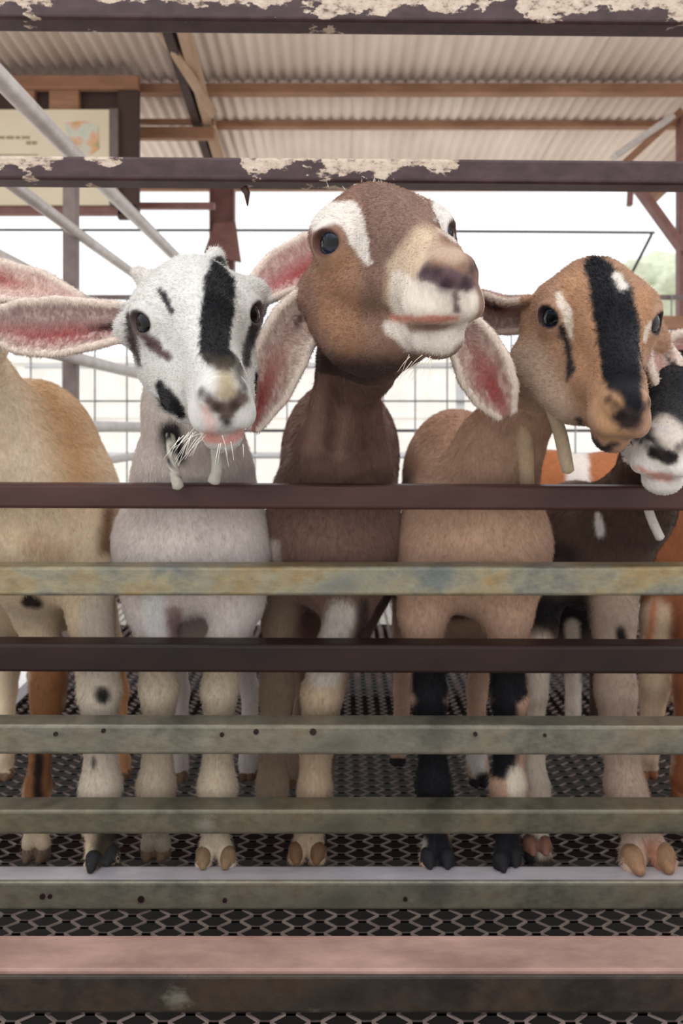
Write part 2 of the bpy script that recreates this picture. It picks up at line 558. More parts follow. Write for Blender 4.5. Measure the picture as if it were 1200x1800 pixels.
# welded wire fence at the back
back = tag(empty('back_fence', (.6, 3.3, FLOOR_Z)), 'wire grid fence behind the goats', 'fence')
DB = 3.32
for i in range(27):
    x = -1.94 + i * .2
    mb = MB(); mb.tube([(x, DB, FLOOR_Z), (x, DB, 1.62)], .0055, 6); mb.build('upright_wire', M_WIREP, back)
for z, r, m in ((1.61, .016, M_PIPE_D), (1.18, .016, M_WHITE), (.96, .006, M_WIREP), (.775, .009, M_WIRE), (.62, .02, M_WHITE), (.3, .006, M_WIREP), (.02, .006, M_WIREP)):
    mb = MB(); mb.tube([(-1.98, DB + .012, z), (3.4, DB + .012, z)], r, 8); mb.build('level_wire', m, back, True)
for x in (-1.0, .75, 2.6):
    mb = MB(); mb.box((x - .025, DB + .03, FLOOR_Z), (x + .025, DB + .08, 1.63), .003); mb.build('post', M_WHITE, back)
mb = MB(); mb.box((1.55, 3.1, 1.38), (3.3, 3.17, 1.46), .004)
tag(mb.build('timber_rail', M_TIMBER), 'brown timber rail by the right-hand post', 'rail')

# what lies beyond, its bleaching by the light put into pale colours
mb = MB(); mb.box((-30, 15, -.8), (30, 15.3, 2.2)); mb.box((-30, 14.95, 1.0), (30, 15.35, 1.12)); mb.box((-30, 14.9, 2.2), (30, 15.4, 2.35))
tag(mb.build('wall_far', M_WALLP), 'pale low boundary wall far behind the pen', kind='structure')


def far_tree(px, py, Y, w, h, label):
    root = tag(empty('far_tree', (at(px, py, Y)[0], Y, -.8)), label, 'tree', 'trees beyond the far wall')
    c = at(px, py, Y)
    bm = bmesh.new()
    bmesh.ops.create_icosphere(bm, subdivisions=4, radius=1)
    for v in bm.verts:
        q = v.co
        d = 1 + .16 * math.sin(7 * q.x + 3) * math.sin(6 * q.z + 1) + .1 * math.sin(17 * q.x + 9 * q.y) * math.sin(15 * q.z + 5)
        v.co = Vector((c[0] + q.x * d * w, c[1] + q.y * d * w, c[2] + q.z * d * h))
    bm.verts.index_update()
    mesh_obj('crown', [v.co[:] for v in bm.verts], [[v.index for v in f.verts] for f in bm.faces], M_LEAF, root, True)
    bm.free()
    mb = MB(); mb.tube([(c[0], Y, -.8), (c[0], Y, c[2])], [.25, .15], 8); mb.build('trunk', M_TIMBER, root, True)


far_tree(1165, 510, 24, 1.7, 1.2, 'pale green tree beyond the far wall right of the striped goat')

# ================================================================ goats
def hash3(i, j, k):
    n = (i * 73856093) ^ (j * 19349663) ^ (k * 83492791)
    n = (n ^ (n >> 13)) * 1274126177
    return ((n & 0xffff) / 65535.0).astype(np.float32)


def vnoise(p, scale, seed=0):
    q = p * scale + seed * 17.3 + 1000.0
    i = np.floor(q).astype(np.int64); f = q - i
    f = f * f * (3 - 2 * f)
    r = 0
    for a in (0, 1):
        wa = f[:, 0] if a else 1 - f[:, 0]
        for b in (0, 1):
            wb = f[:, 1] if b else 1 - f[:, 1]
            for c in (0, 1):
                wc = f[:, 2] if c else 1 - f[:, 2]
                r = r + wa * wb * wc * hash3(i[:, 0] + a, i[:, 1] + b, i[:, 2] + c)
    return r


def fbm(p, scale, seed=0):
    return .55 * vnoise(p, scale, seed) + .3 * vnoise(p, scale * 2.1, seed + 1) + .15 * vnoise(p, scale * 4.3, seed + 2)


class Field:
    """signed distance field on a rectilinear grid, meshed by surface nets"""
    def __init__(s, xs, ys, zs, far=.06):
        s.a = [np.asarray(v, np.float32) for v in (xs, ys, zs)]
        s.v = np.full([len(v) for v in s.a], far, np.float32)

    def sub(s, lo, hi):
        sl = []
        for ax, l, h in zip(s.a, lo, hi):
            i0 = max(0, np.searchsorted(ax, l) - 1); i1 = min(len(ax), np.searchsorted(ax, h) + 1)
            if i1 <= i0: return None, None
            sl.append(slice(i0, i1))
        g = [s.a[0][sl[0]][:, None, None], s.a[1][sl[1]][None, :, None], s.a[2][sl[2]][None, None, :]]
        return tuple(sl), g

    def put(s, sl, d, k, op):
        a = s.v[sl]
        if op < 0:
            d = -d
            h = np.maximum(k - np.abs(a - d), 0) / k
            s.v[sl] = np.maximum(a, d) + h * h * k * .25
        else:
            h = np.maximum(k - np.abs(a - d), 0) / k
            s.v[sl] = np.minimum(a, d) - h * h * k * .25

    def cone(s, a, b, ra, rb, k=.02, op=1):
        a, b = np.asarray(a, np.float32), np.asarray(b, np.float32)
        m = max(ra, rb) + k + .012
        sl, g = s.sub(np.minimum(a, b) - m, np.maximum(a, b) + m)
        if sl is None: return
        ba = b - a; L = float(ba @ ba) + 1e-12
        p = [g[i] - a[i] for i in range(3)]
        t = np.clip((p[0] * ba[0] + p[1] * ba[1] + p[2] * ba[2]) / L, 0, 1)
        d = np.sqrt((p[0] - t * ba[0]) ** 2 + (p[1] - t * ba[1]) ** 2 + (p[2] - t * ba[2]) ** 2) - (ra + t * (rb - ra))
        s.put(sl, d, k, op)

    def ell(s, c, r, R=None, k=.03, op=1):
        c = np.asarray(c, np.float32); r = np.asarray(r, np.float32)
        m = float(max(r)) + k + .012
        e = np.full(3, m) if R is not None else r + k + .012
        sl, g = s.sub(c - e, c + e)
        if sl is None: return
        p = [g[i] - c[i] for i in range(3)]
        if R is not None:
            p = [p[0] * R[0, j] + p[1] * R[1, j] + p[2] * R[2, j] for j in range(3)]
        k0 = np.sqrt((p[0] / r[0]) ** 2 + (p[1] / r[1]) ** 2 + (p[2] / r[2]) ** 2)
        k1 = np.sqrt((p[0] / r[0] ** 2) ** 2 + (p[1] / r[1] ** 2) ** 2 + (p[2] / r[2] ** 2) ** 2) + 1e-9
        s.put(sl, k0 * (k0 - 1) / k1, k, op)

    def chain(s, pts, k=.02):
        for (a, ra), (b, rb) in zip(pts[:-1], pts[1:]):
            s.cone(a, b, ra, rb, k)

    def mesh(s):
        v = s.v; sg = v < 0
        nx, ny, nz = [n - 1 for n in v.shape]
        cnt = np.zeros((nx, ny, nz), np.uint8)
        cor = [(i, j, k) for i in (0, 1) for j in (0, 1) for k in (0, 1)]
        for (i, j, k) in cor:
            cnt += sg[i:i + nx, j:j + ny, k:k + nz]
        act = (cnt > 0) & (cnt < 8)
        idx = np.argwhere(act)
        num = np.full(act.shape, -1, np.int32)
        num[act] = np.arange(len(idx))
        cv = {c: v[idx[:, 0] + c[0], idx[:, 1] + c[1], idx[:, 2] + c[2]] for c in cor}
        cp = {c: np.stack([s.a[q][idx[:, q] + c[q]] for q in range(3)], 1) for c in cor}
        S = np.zeros((len(idx), 3)); N = np.zeros(len(idx))
        for c in cor:
            for q in range(3):
                if c[q]: continue
                d = list(c); d[q] = 1; d = tuple(d)
                a, b = cv[c], cv[d]
                m = (a < 0) != (b < 0)
                t = np.where(m, a / np.where(m, a - b, 1), 0)[:, None]
                S += np.where(m[:, None], cp[c] + t * (cp[d] - cp[c]), 0); N += m
        V = S / N[:, None]
        Fs = []
        for q in range(3):
            a = [slice(None)] * 3; b = [slice(None)] * 3
            a[q] = slice(0, -1); b[q] = slice(1, None)
            ch = sg[tuple(a)] != sg[tuple(b)]
            e = np.argwhere(ch)
            u, w = [(1, 2), (2, 0), (0, 1)][q]
            ok = (e[:, u] > 0) & (e[:, w] > 0) & (e[:, u] < s.v.shape[u] - 1) & (e[:, w] < s.v.shape[w] - 1)
            e = e[ok]
            ins = sg[tuple(e.T)]
            quad = []
            for (du, dw) in ((-1, -1), (0, -1), (0, 0), (-1, 0)):
                f = e.copy(); f[:, u] += du; f[:, w] += dw
                quad.append(num[tuple(f.T)])
            Q = np.stack(quad, 1)
            Q[~ins] = Q[~ins][:, ::-1]
            Fs.append(Q)
        Fs = np.concatenate(Fs)
        Fs = Fs[(Fs >= 0).all(1)]
        return V, Fs


def np_mesh(name, V, Q, mat, parent, cols=None):
    me = bpy.data.meshes.new(name)
    me.vertices.add(len(V)); me.loops.add(len(Q) * 4); me.polygons.add(len(Q))
    me.vertices.foreach_set('co', np.asarray(V, np.float32).ravel())
    me.loops.foreach_set('vertex_index', np.asarray(Q, np.int32).ravel())
    me.polygons.foreach_set('loop_start', np.arange(0, len(Q) * 4, 4, dtype=np.int32))
    me.polygons.foreach_set('use_smooth', np.ones(len(Q), bool))
    me.update(calc_edges=True)
    me.validate()
    if cols is not None:
        at_ = me.color_attributes.new('Col', 'FLOAT_COLOR', 'POINT')
        at_.data.foreach_set('color', np.concatenate([cols, np.ones((len(V), 1))], 1).astype(np.float32).ravel())
    me.materials.append(mat)
    o = bpy.data.objects.new(name, me)
    COL.objects.link(o)
    if parent is not None:
        o.parent = parent
        o.matrix_parent_inverse = Matrix.Translation(-Vector(parent.location))
    return o


def mat_fur():
    t = NT('goat_coat')
    a = t.n('ShaderNodeAttribute', attribute_name='Col')
    v = t.coords((1, 1, .35))
    f = t.noise(v, 260, 3, .6)
    c = t.mix(.35, a.outputs['Color'], t.ramp(f, [(.3, (.55, .55, .55, 1)), (.65, (1, 1, 1, 1))]), 'MULTIPLY')
    t.bump(f, .25, .002)
    t.b.inputs['Sheen Weight'].default_value = .1
    t.b.inputs['Sheen Roughness'].default_value = .4
    return t.set(c, .8, 0, .15)


def mat_hair():
    t = NT('goat_hair_strands')
    a = t.n('ShaderNodeAttribute', attribute_name='Col')
    return t.set(a.outputs['Color'], .8, 0, .12)


def mat_eye():
    t = NT('goat_eye')
    a = t.n('ShaderNodeAttribute', attribute_name='Col')
    return t.set(a.outputs['Color'], .04, 0, .25)


def mat_hoof():
    t = NT('goat_hoof_horn')
    a = t.n('ShaderNodeAttribute', attribute_name='Col')
    f = t.noise(t.coords((1, 1, .3)), 120, 4, .6)
    c = t.mix(.5, a.outputs['Color'], t.ramp(f, [(.3, (.5, .5, .5, 1)), (.7, (1, 1, 1, 1))]), 'MULTIPLY')
    t.bump(f, .5, .003)
    return t.set(c, .75, 0, .2)


M_FUR, M_HAIR, M_EYE, M_HOOF = mat_fur(), mat_hair(), mat_eye(), mat_hoof()
BFLIP = np.diag([1., -1., 1.])


def rotv(p):
    p = np.asarray(p, float); th = np.linalg.norm(p)
    if th < 1e-9: return np.eye(3)
    k = p / th; K = np.array([[0, -k[2], k[1]], [k[2], 0, -k[0]], [-k[1], k[0], 0]])
    return np.eye(3) + math.sin(th) * K + (1 - math.cos(th)) * K @ K


def lin(c):
    return np.array(srgb(*c)[:3])


def px_of(V):
    d = CAMD + V[:, 1]
    return 600 + V[:, 0] * F / d, HOR - (V[:, 2] - CAMH) * F / d


def bez(pts, n):
    """smooth curve through points (Catmull-Rom)"""
    P = np.array([pts[0] * 2 - pts[1]] + list(pts) + [pts[-1] * 2 - pts[-2]])
    out = []
    for t in np.linspace(0, len(pts) - 1 - 1e-6, n):
        i = int(t); u = t - i
        a, b, c, d = P[i:i + 4]
        out.append(.5 * (2 * b + (c - a) * u + (2 * a - 5 * b + 4 * c - d) * u * u + (3 * b - a - 3 * c + d) * u ** 3))
    return np.array(out)


def build_head(fd, T, s, R, wide=1.0, deep=1.0, roman=0.0):
    """head around the point between the eyes; local x lateral, y towards the nose, z dorsal"""
    def h(x, y, z):
        return T + s * (R @ np.array([x * wide, y, z * deep]))

    def E(c, r, k=.03, op=1):
        fd.ell(h(*c), np.array([r[0] * wide, r[1], r[2] * deep]) * s, R, k * s, op)

    def C(a, b, ra, rb, k=.03, op=1):
        fd.cone(h(*a), h(*b), ra * s, rb * s, k * s, op)
    E((0, -.045, .008), (.057, .068, .060))
    C((0, -.05, .030), (0, .045, .028 + roman), .042, .034)
    for q in (-1, 1):
        E((q * .046, -.014, .026), (.025, .034, .026), .03)
    C((0, -.005, -.014), (0, .105, -.020), .054, .031, .03)
    C((0, .02, .026 + roman), (0, .150, .008 + roman * .5), .032, .021, .025)
    E((0, .152, -.018), (.029, .045, .031), .02)
    E((0, .187, -.004), (.023, .020, .018), .012)
    for q in (-1, 1):
        E((q * .013, .174, -.031), (.018, .026, .019), .010)
    C((0, -.01, -.058), (0, .13, -.056), .038, .020, .02)
    E((0, .158, -.060), (.020, .024, .018), .012)
    for q in (-1, 1):
        E((q * .036, -.03, -.048), (.028, .05, .046), .03)
        C((q * .040, -.005, -.02), (q * .018, .10, -.024), .024, .017, .02)
    # mouth line, nostrils, eye sockets
    for q in (-1, 1):
        M = [(q * .034, .115, -.043), (q * .032, .150, -.048), (q * .020, .188, -.049), (0, .203, -.046)]
        for a, b in zip(M[:-1], M[1:]):
            C(a, b, .0038, .0038, .007, -1)
        C((q * .010, .209, -.013), (q * .018, .204, -.003), .0052, .0056, .006, -1)
        C((q * .018, .204, -.003), (q * .025, .192, .003), .0056, .003, .006, -1)
        C((0, .212, -.016), (0, .206, -.04), .0022, .0022, .005, -1)
        ax = np.array([q * .83, .47, .20]); ax /= np.linalg.norm(ax)
        c = np.array([q * .0455, .008, .0165])
        u = np.cross(ax, [0, 0, 1.]); u /= np.linalg.norm(u); w = np.cross(u, ax)
        E(tuple(c), (.0250, .0250, .0235), .014)                          # lids over the eyeball
        cut = np.stack([u, ax, w], 1)
        fd.ell(h(*(c + ax * .022)), np.array([.0172, .0135, .0112]) * s, R @ cut, .004 * s, -1)   # almond opening
    return h


def ear_pts(spec):
    """cupped ear leaf: centre line, half widths, direction the hollow faces"""
    P = bez([at(*p[:3]) for p in spec['line']], 44)
    W = np.interp(np.linspace(0, 1, 44), np.linspace(0, 1, len(spec['w'])), spec['w'])
    fc = np.array(spec['face'], float)
    out, inner = [], []
    for i, (c, w) in enumerate(zip(P, W)):
        d = P[min(i + 1, 43)] - P[max(i - 1, 0)]; d /= np.linalg.norm(d)
        f = fc - d * (fc @ d); f /= np.linalg.norm(f)
        s = np.cross(d, f)
        am = spec['cup'] * (1 - .45 * i / 43); Rr = w / math.sin(min(am, 1.5)) if am < 1.55 else w
        for v in np.linspace(-1, 1, max(5, int(w * 2 / .0042) | 1)):
            a = am * v
            out.append(c + s * Rr * math.sin(a) + f * Rr * (1 - math.cos(a)))
            inner.append((i / 43, v, *f))
    return np.array(out), np.array(inner)


def stroke_mask(px, py, pts, nz, soft=5):
    """pts: (x, y, r) along a patch; noisy soft edge"""
    d = np.full(len(px), 1e9)
    pts = list(pts) if len(pts) > 1 else [pts[0], pts[0]]
    for (x0, y0, r0), (x1, y1, r1) in zip(pts[:-1], pts[1:]):
        L = (x1 - x0) ** 2 + (y1 - y0) ** 2 + 1e-9
        t = np.clip(((px - x0) * (x1 - x0) + (py - y0) * (y1 - y0)) / L, 0, 1)
        d = np.minimum(d, np.hypot(px - x0 - t * (x1 - x0), py - y0 - t * (y1 - y0)) - (r0 + t * (r1 - r0)))
    d = d + (nz - .5) * 16
    m = np.clip(.5 - d / (2 * soft), 0, 1)
    return m * m * (3 - 2 * m)


def axis_steps(lo, hi, fine, fa, fb, coarse):
    """grid coordinates from lo to hi: step fine inside [fa, fb], coarse outside"""
    v = [lo]
    while v[-1] < hi:
        x = v[-1]
        e = max(fa - x, x - fb, 0)
        v.append(x + min(coarse, fine + e * .12))
    return v


def make_goat(sp):
    head = sp.get('head')
    allp = []
    for ch in sp['legs']:
        allp += [at(*p[:3]) for p in ch['pts']] + [at(*p[:3]) for p in ch['toes']]
    base = np.mean([at(*t[:3]) for ch in sp['legs'] for t in ch['toes']], 0)
    root = empty('goat', (base[0], base[1], FLOOR_Z))
    tag(root, sp['label'], 'goat', 'goats standing behind the barrier')
    V0 = [p for p in allp]
    for c, r in sp['trunk']:
        V0 += [at(*c) - r, at(*c) + r]
    for p in sp['neck']: V0.append(at(*p[:3]))
    ears = [ear_pts(e) for e in sp.get('ears', [])]
    for e, _ in ears: V0 += list(e)
    if head:
        R = rotv(head[:3]) @ BFLIP; T = np.array(head[3:6]); s = head[6]
        for c in ((0, .24, 0), (0, -.12, .08), (.09, 0, 0), (-.09, 0, 0), (0, .18, -.09), (0, -.03, -.11), (0, 0, .1)):
            V0.append(T + s * (R @ np.array(c)))
    V0 = np.array(V0); lo, hi = V0.min(0) - .06, V0.max(0) + .06
    fine = sp.get('res', .0042)
    hy0, hy1 = (T[1] - .34 * s, T[1] + .2 * s) if head else (lo[1], lo[1] + .2)
    hz = T[2] - .2 * s if head else .5
    fd = Field(axis_steps(lo[0], hi[0], fine, lo[0], hi[0], fine), axis_steps(lo[1], hi[1], fine, hy0, max(hy1, .14), .011),
               axis_steps(lo[2], hi[2], fine, hz, hi[2], .0062))
    for c, r in sp['trunk']:
        fd.ell(at(*c), np.array(r), None, .07)
    nk = [(at(*p[:3]), sz(p[3], p[2])) for p in sp['neck']]
    fd.chain(nk, .05)
    for a, b in sp.get('folds', []):
        fd.cone(at(*a[:3]), at(*b[:3]), sz(a[3], a[2]), sz(b[3], b[2]), .018)
    for ch in sp['legs']:
        pts = [(at(*p[:3]), sz(p[3], p[2])) for p in ch['pts']]
        fd.cone(pts[0][0], pts[1][0], pts[0][1], pts[1][1], .06)
        fd.chain(pts[1:], .018)
        for t in ch['toes']:
            e = at(*t[:3]); r = sz(t[3], t[2])
            a = pts[-1][0] * .85 + e * .15
            fd.cone(a, e + np.array([0, .003, .004]), pts[-1][1] * .62, r * .98, .006)
        # dewclaws
    if 'tail' in sp:
        fd.chain([(at(*p[:3]), sz(p[3], p[2])) for p in sp['tail']], .02)
    if head:
        h = build_head(fd, T, s, R, **sp.get('shape', {}))
        for a, b in sp.get('jaw', []):
            fd.cone(at(*a[:3]), at(*b[:3]), sz(a[3], a[2]), sz(b[3], b[2]), .035)
        for a, b, ra, rb in sp.get('horns', []):
            fd.cone(h(*a), h(*b), ra * s, rb * s, .02)
    for (e, _), es in zip(ears, sp.get('ears', [])):
        fd.cone(e[:9].mean(0), at(*es['root'][:3]), es['root'][3], es['root'][3] * 1.2, .03)
        for p in e:
            fd.cone(p, p, es.get('thick', .0052), es.get('thick', .0052), .005)
    V, Q = fd.mesh()
    del fd
    # keep only the body itself, no loose crumbs
    px, py = px_of(V)
    nz = fbm(V, 70, 3); nb = fbm(V, 9, 5); ns = fbm(V * np.array([1, 1, .35]), 240, 8)
    cols = np.tile(lin(sp['base']), (len(V), 1))
    hd = np.zeros(len(V))
    if head:
        loc = (V - T) @ R / s
        hd = ((loc[:, 1] > -.12) & (np.abs(loc[:, 0]) < .1) & (loc[:, 2] > -.13) & (loc[:, 2] < .12) & (loc[:, 1] < .24)).astype(float)

    def paint(mask, c):
        nonlocal cols
        cols = cols * (1 - mask[:, None]) + lin(c) * mask[:, None]
    for c, sc_, th, amt in sp.get('mottle', []):
        m = np.clip((fbm(V, sc_, 21) - th) * 6, 0, 1) * amt
        paint(m, c)
    for st in sp.get('body_strokes', []):
        m = stroke_mask(px, py, st['p'], nb * .5 + nz * .5, st.get('soft', 12))
        m = m * (1 - hd) * (V[:, 1] > st.get('ymin', -9)) * (V[:, 1] < st.get('ymax', 9)) * st.get('a', 1)
        paint(m, st['c'])
    if head:
        paint(hd * np.clip((.03 + loc[:, 1] + .07) / .05, 0, 1), sp['face'])
    fx, fy = px, py
    if head:
        # the side of the face turned away carries the same markings as the side in view
        nv = np.zeros_like(V)
        fn = np.cross(V[Q[:, 2]] - V[Q[:, 0]], V[Q[:, 3]] - V[Q[:, 1]])
        for q_ in range(4): np.add.at(nv, Q[:, q_], fn)
        nv /= np.linalg.norm(nv, axis=1)[:, None] + 1e-12
        if (nv * (V - V.mean(0))).sum() < 0: nv = -nv
        mir = R @ np.diag([-1., 1., 1.]) @ np.linalg.inv(R)
        Vm, nm = (V - T) @ mir.T + T, nv @ mir.T
        eye_ = np.array([0, -CAMD, CAMH])
        f0 = (nv * (eye_ - V)).sum(1) / np.linalg.norm(eye_ - V, axis=1)
        f1 = (nm * (eye_ - Vm)).sum(1) / np.linalg.norm(eye_ - Vm, axis=1)
        mx, my = px_of(Vm)
        use = (f0 < .12) & (f1 > f0)
        fx, fy = np.where(use, mx, px), np.where(use, my, py)
    for st in sp.get('face_strokes', []):
        m = stroke_mask(fx, fy, st['p'], nz * .6 + ns * .4, st.get('soft', 4)) * hd * st.get('a', 1)
        if 'near' in st: m = m * (V[:, 1] < st['near'])
        paint(m, st['c'])
    if head:
        # lining of the mouth, nostrils and lids from the head's own shape
        q = np.abs(loc[:, 0])
        W_ = sp.get('shape', {}).get('wide', 1.); D_ = sp.get('shape', {}).get('deep', 1.)
        lx, ly, lz = q / W_, loc[:, 1], loc[:, 2] / D_
        dn = np.minimum(np.hypot(np.hypot(lx - .010, ly - .206), lz + .012), np.minimum(np.hypot(np.hypot(lx - .018, ly - .202), lz + .002), np.hypot(np.hypot(lx - .023, ly - .194), lz - .002)))
        paint(hd * np.clip(1.4 - dn / .007, 0, 1) * (ly > .17), sp.get('nostril', (38, 28, 30)))
        de = np.hypot(np.hypot(lx - .0655, ly - .0185), (lz - .0210) * 1.45)
        paint(hd * np.clip((.0225 - de) / .004, 0, 1), sp.get('lid', (52, 40, 40)))
    ce = np.zeros(len(V))
    for (e, inf), es in zip(ears, sp.get('ears', [])):
        b0, b1 = e.min(0) - .012, e.max(0) + .012
        sel = np.where(((V > b0) & (V < b1)).all(1))[0]
        best = np.full(len(sel), 1e9); bi = np.zeros(len(sel), int)
        for c0 in range(0, len(e), 200):
            D = np.linalg.norm(V[sel][:, None, :] - e[None, c0:c0 + 200, :], axis=2)
            j = D.argmin(1); dm = D[np.arange(len(sel)), j]
            up = dm < best
            best[up] = dm[up]; bi[up] = j[up] + c0
        ok = best < .0085
        sel, bi = sel[ok], bi[ok]
        side = ((V[sel] - e[bi]) * inf[bi, 2:5]).sum(1)
        u, v = inf[bi, 0], inf[bi, 1]
        inn = np.clip(side / .003 + .3, 0, 1)[:, None]
        hair = np.clip((ns[sel] - .42) * 5, 0, 1)
        pm = np.clip(1.15 - np.hypot((u - es['pink'][0]) / es['pink'][2], (v - es['pink'][1]) / es['pink'][3]), 0, 1) ** .8  # pink lining, with the ear's backlit glow put into the colour
        ci = lin(es['in']) * (1 - pm[:, None]) + lin(es['pinkc']) * pm[:, None]
        if es.get('dark'):
            dm = np.clip(1.3 - np.hypot((u - es['dark'][0]) / es['dark'][2], (v - es['dark'][1]) / es['dark'][3]), 0, 1)
            ci = ci * (1 - dm[:, None]) + lin((40, 20, 20)) * dm[:, None]
        hm = hair * .3 * (np.abs(v) > .35)
        ci = ci * (1 - hm[:, None]) + lin((226, 214, 204)) * hm[:, None]
        rim = np.clip((np.abs(v) - .86) / .1, 0, 1)[:, None]
        ci = ci * (1 - rim) + lin(es.get('rim', (214, 196, 184))) * rim
        fade = np.clip(u / .07, 0, 1)[:, None]
        cc = ci * inn + lin(es['out']) * (1 - inn)
        cols[sel] = cols[sel] * (1 - fade) + cc * fade
        ce[sel] = 1
    cols = cols * (.86 + .28 * ns[:, None]) * (.92 + .16 * nb[:, None])
    cols = np.clip(cols, 0, .95)
    body = np_mesh('body', V, Q, M_FUR, root, cols)
    me = body.data
    nrm = np.empty(len(me.vertices) * 3, np.float32)
    me.vertices.foreach_get('normal', nrm); nrm = nrm.reshape(-1, 3)
    V = V.astype(np.float32)
    # hooves: two claws each
    for ch in sp['legs']:
        if not ch.get('hoof', True): continue
        Z0 = ch.get('floor', FLOOR_Z)
        pts = []
        for t in ch['toes']:
            pts.append((at(*t[:3]), sz(t[3], t[2])))
        c = np.mean([p for p, _ in pts], 0); e = .075
        hf = Field(np.arange(c[0] - e, c[0] + e, .0035), np.arange(c[1] - e, c[1] + e, .0035), np.arange(c[2] - e, c[2] + e, .0035))
        for p, r in pts:
            bz = Z0 + r * .45
            top = (p[0], p[1] + .004, bz + .010)
            hf.cone(top, (p[0], p[1] + .005, bz), r * .86, r * 1.0, .008)
            hf.cone(top, (p[0] * .9 + c[0] * .1, p[1] - r * .95, bz), r * .72, r * .48, .008)
        sl, gg = hf.sub(c - e, c + e)
        hf.v = np.maximum(hf.v, (Z0 + .0008) - gg[2] + 0 * hf.v)
        hv, hq = hf.mesh()
        if len(hq):
            hc = lin(ch.get('hoofc', (120, 96, 72)))[None] * (.8 + .4 * fbm(hv, 60, 2)[:, None])
            np_mesh('hoof', hv, hq, M_HOOF, root, np.clip(hc, 0, 1))
    # eyes
    if head:
        for qd in (-1, 1):
            c = h(qd * .0455, .0080, .0165)
            ax = R @ np.array([qd * .83, .47, .20]); ax /= np.linalg.norm(ax)
            bm = bmesh.new(); bmesh.ops.create_uvsphere(bm, u_segments=28, v_segments=18, radius=.0222 * s)
            vs = np.array([v.co[:] for v in bm.verts]); bm.verts.index_update()
            fs = [[v.index for v in f.verts] for f in bm.faces]; bm.free()
            dn_ = vs / np.linalg.norm(vs, axis=1)[:, None]
            ca = dn_ @ ax
            ec = np.where((ca > .30)[:, None], lin(sp.get('iris', (24, 26, 32))), lin((150, 132, 124)))
            upv = R @ np.array([0, 0, 1.]); upv -= ax * (upv @ ax); upv /= np.linalg.norm(upv)
            pup = (ca > .6) & (np.abs(dn_ @ upv) < .22)
            ec[pup] = lin((8, 8, 10))
            o = mesh_obj('eye', vs + c, fs, M_EYE, root, True)
            ca_ = o.data.color_attributes.new('Col', 'FLOAT_COLOR', 'POINT')
            ca_.data.foreach_set('color', np.concatenate([ec, np.ones((len(ec), 1))], 1).astype(np.float32).ravel())
    # wattles
    for wt in sp.get('wattles', []):
        pts = bez([at(*p[:3]) for p in wt['p']], 12)
        rr = np.interp(np.linspace(0, 1, 12), np.linspace(0, 1, len(wt['p'])), [sz(p[3], p[2]) for p in wt['p']])
        mb = MB(); mb.tube(list(pts) + [pts[-1] + (pts[-1] - pts[-2]) * .5], list(rr) + [rr[-1] * .4], 14)
        o = mb.build('wattle', M_FUR, root, True)
        vv = np.array([v.co[:] for v in o.data.vertices]); n_ = fbm(vv, 60, 4)
        cc = lin(wt['c'])[None] * np.ones((len(vv), 1))
        if 'c2' in wt:
            m_ = np.clip((n_ - .5) * 12, 0, 1)[:, None]; cc = cc * (1 - m_) + lin(wt['c2']) * m_
        ca_ = o.data.color_attributes.new('Col', 'FLOAT_COLOR', 'POINT')
        ca_.data.foreach_set('color', np.concatenate([cc * (.85 + .3 * n_[:, None]), np.ones((len(cc), 1))], 1).astype(np.float32).ravel())
    # coat: short hair over the whole hide
    nh = sp.get('hairs', 0)
    strands = []
    if nh and FURRY:
        tri = np.concatenate([Q[:, [0, 1, 2]], Q[:, [0, 2, 3]]])
        a, b, c = V[tri[:, 0]], V[tri[:, 1]], V[tri[:, 2]]
        ar = np.linalg.norm(np.cross(b - a, c - a), axis=1)
        cen = (a + b + c) / 3
        wgt = ar * np.where(cen[:, 1] < .12, 1., .45) * np.where(cen[:, 1] > .55, .3, 1)
        if head: wgt = wgt * np.where(cen[:, 2] > T[2] - .2 * s, 2.0, 1)
        cum = np.cumsum(wgt); ti = np.searchsorted(cum, rng.random(nh) * cum[-1]); ti = np.minimum(ti, len(tri) - 1)
        u, v = rng.random(nh), rng.random(nh); fl_ = u + v > 1; u[fl_], v[fl_] = 1 - u[fl_], 1 - v[fl_]
        w3 = np.stack([1 - u - v, u, v], 1)[:, :, None]
        tv = tri[ti]
        p = (V[tv] * w3).sum(1); n = (nrm[tv] * w3).sum(1); n /= np.linalg.norm(n, axis=1)[:, None] + 1e-9
        cc = (cols[tv] * w3).sum(1); eh = (ce[tv] * w3[:, :, 0]).sum(1)
        flow = np.tile(np.array([0, .45, -1.]), (nh, 1))
        ln = np.full(nh, .013)
        if head:
            l2 = (p - T) @ R / s
            inh = (l2[:, 1] > -.12) & (np.abs(l2[:, 0]) < .11) & (np.abs(l2[:, 2]) < .13) & (l2[:, 1] < .25)
            back_ = -(R @ np.array([0, 1., 0])) ; lat = R @ np.array([1., 0, 0])
            flow[inh] = back_[None] + lat[None] * np.sign(l2[inh, 0])[:, None] * .35 + (R @ np.array([0, 0, -1.]))[None] * .25
            ln[inh] = np.interp(l2[inh, 1], [-.1, .0, .12, .2], [.011, .009, .006, .0035])
            lipz = inh & (l2[:, 1] > .17) & (l2[:, 2] > -.045); ln[lipz] *= .4
            dey = np.hypot(np.hypot(np.abs(l2[:, 0]) - .0655, l2[:, 1] - .0185), l2[:, 2] - .021)
            ln[dey < .024] *= .15
        ln = np.where(eh > .5, .008, ln) * sp.get('hairlen', .8) * (.6 + .7 * rng.random(nh))
        tn = flow - n * (flow * n).sum(1)[:, None]
        tn /= np.linalg.norm(tn, axis=1)[:, None] + 1e-9
        dr = tn + n * .30 + rng.normal(0, .16, (nh, 3))
        dr /= np.linalg.norm(dr, axis=1)[:, None]
        dr2 = dr + tn * .35 - n * .1; dr2 /= np.linalg.norm(dr2, axis=1)[:, None]
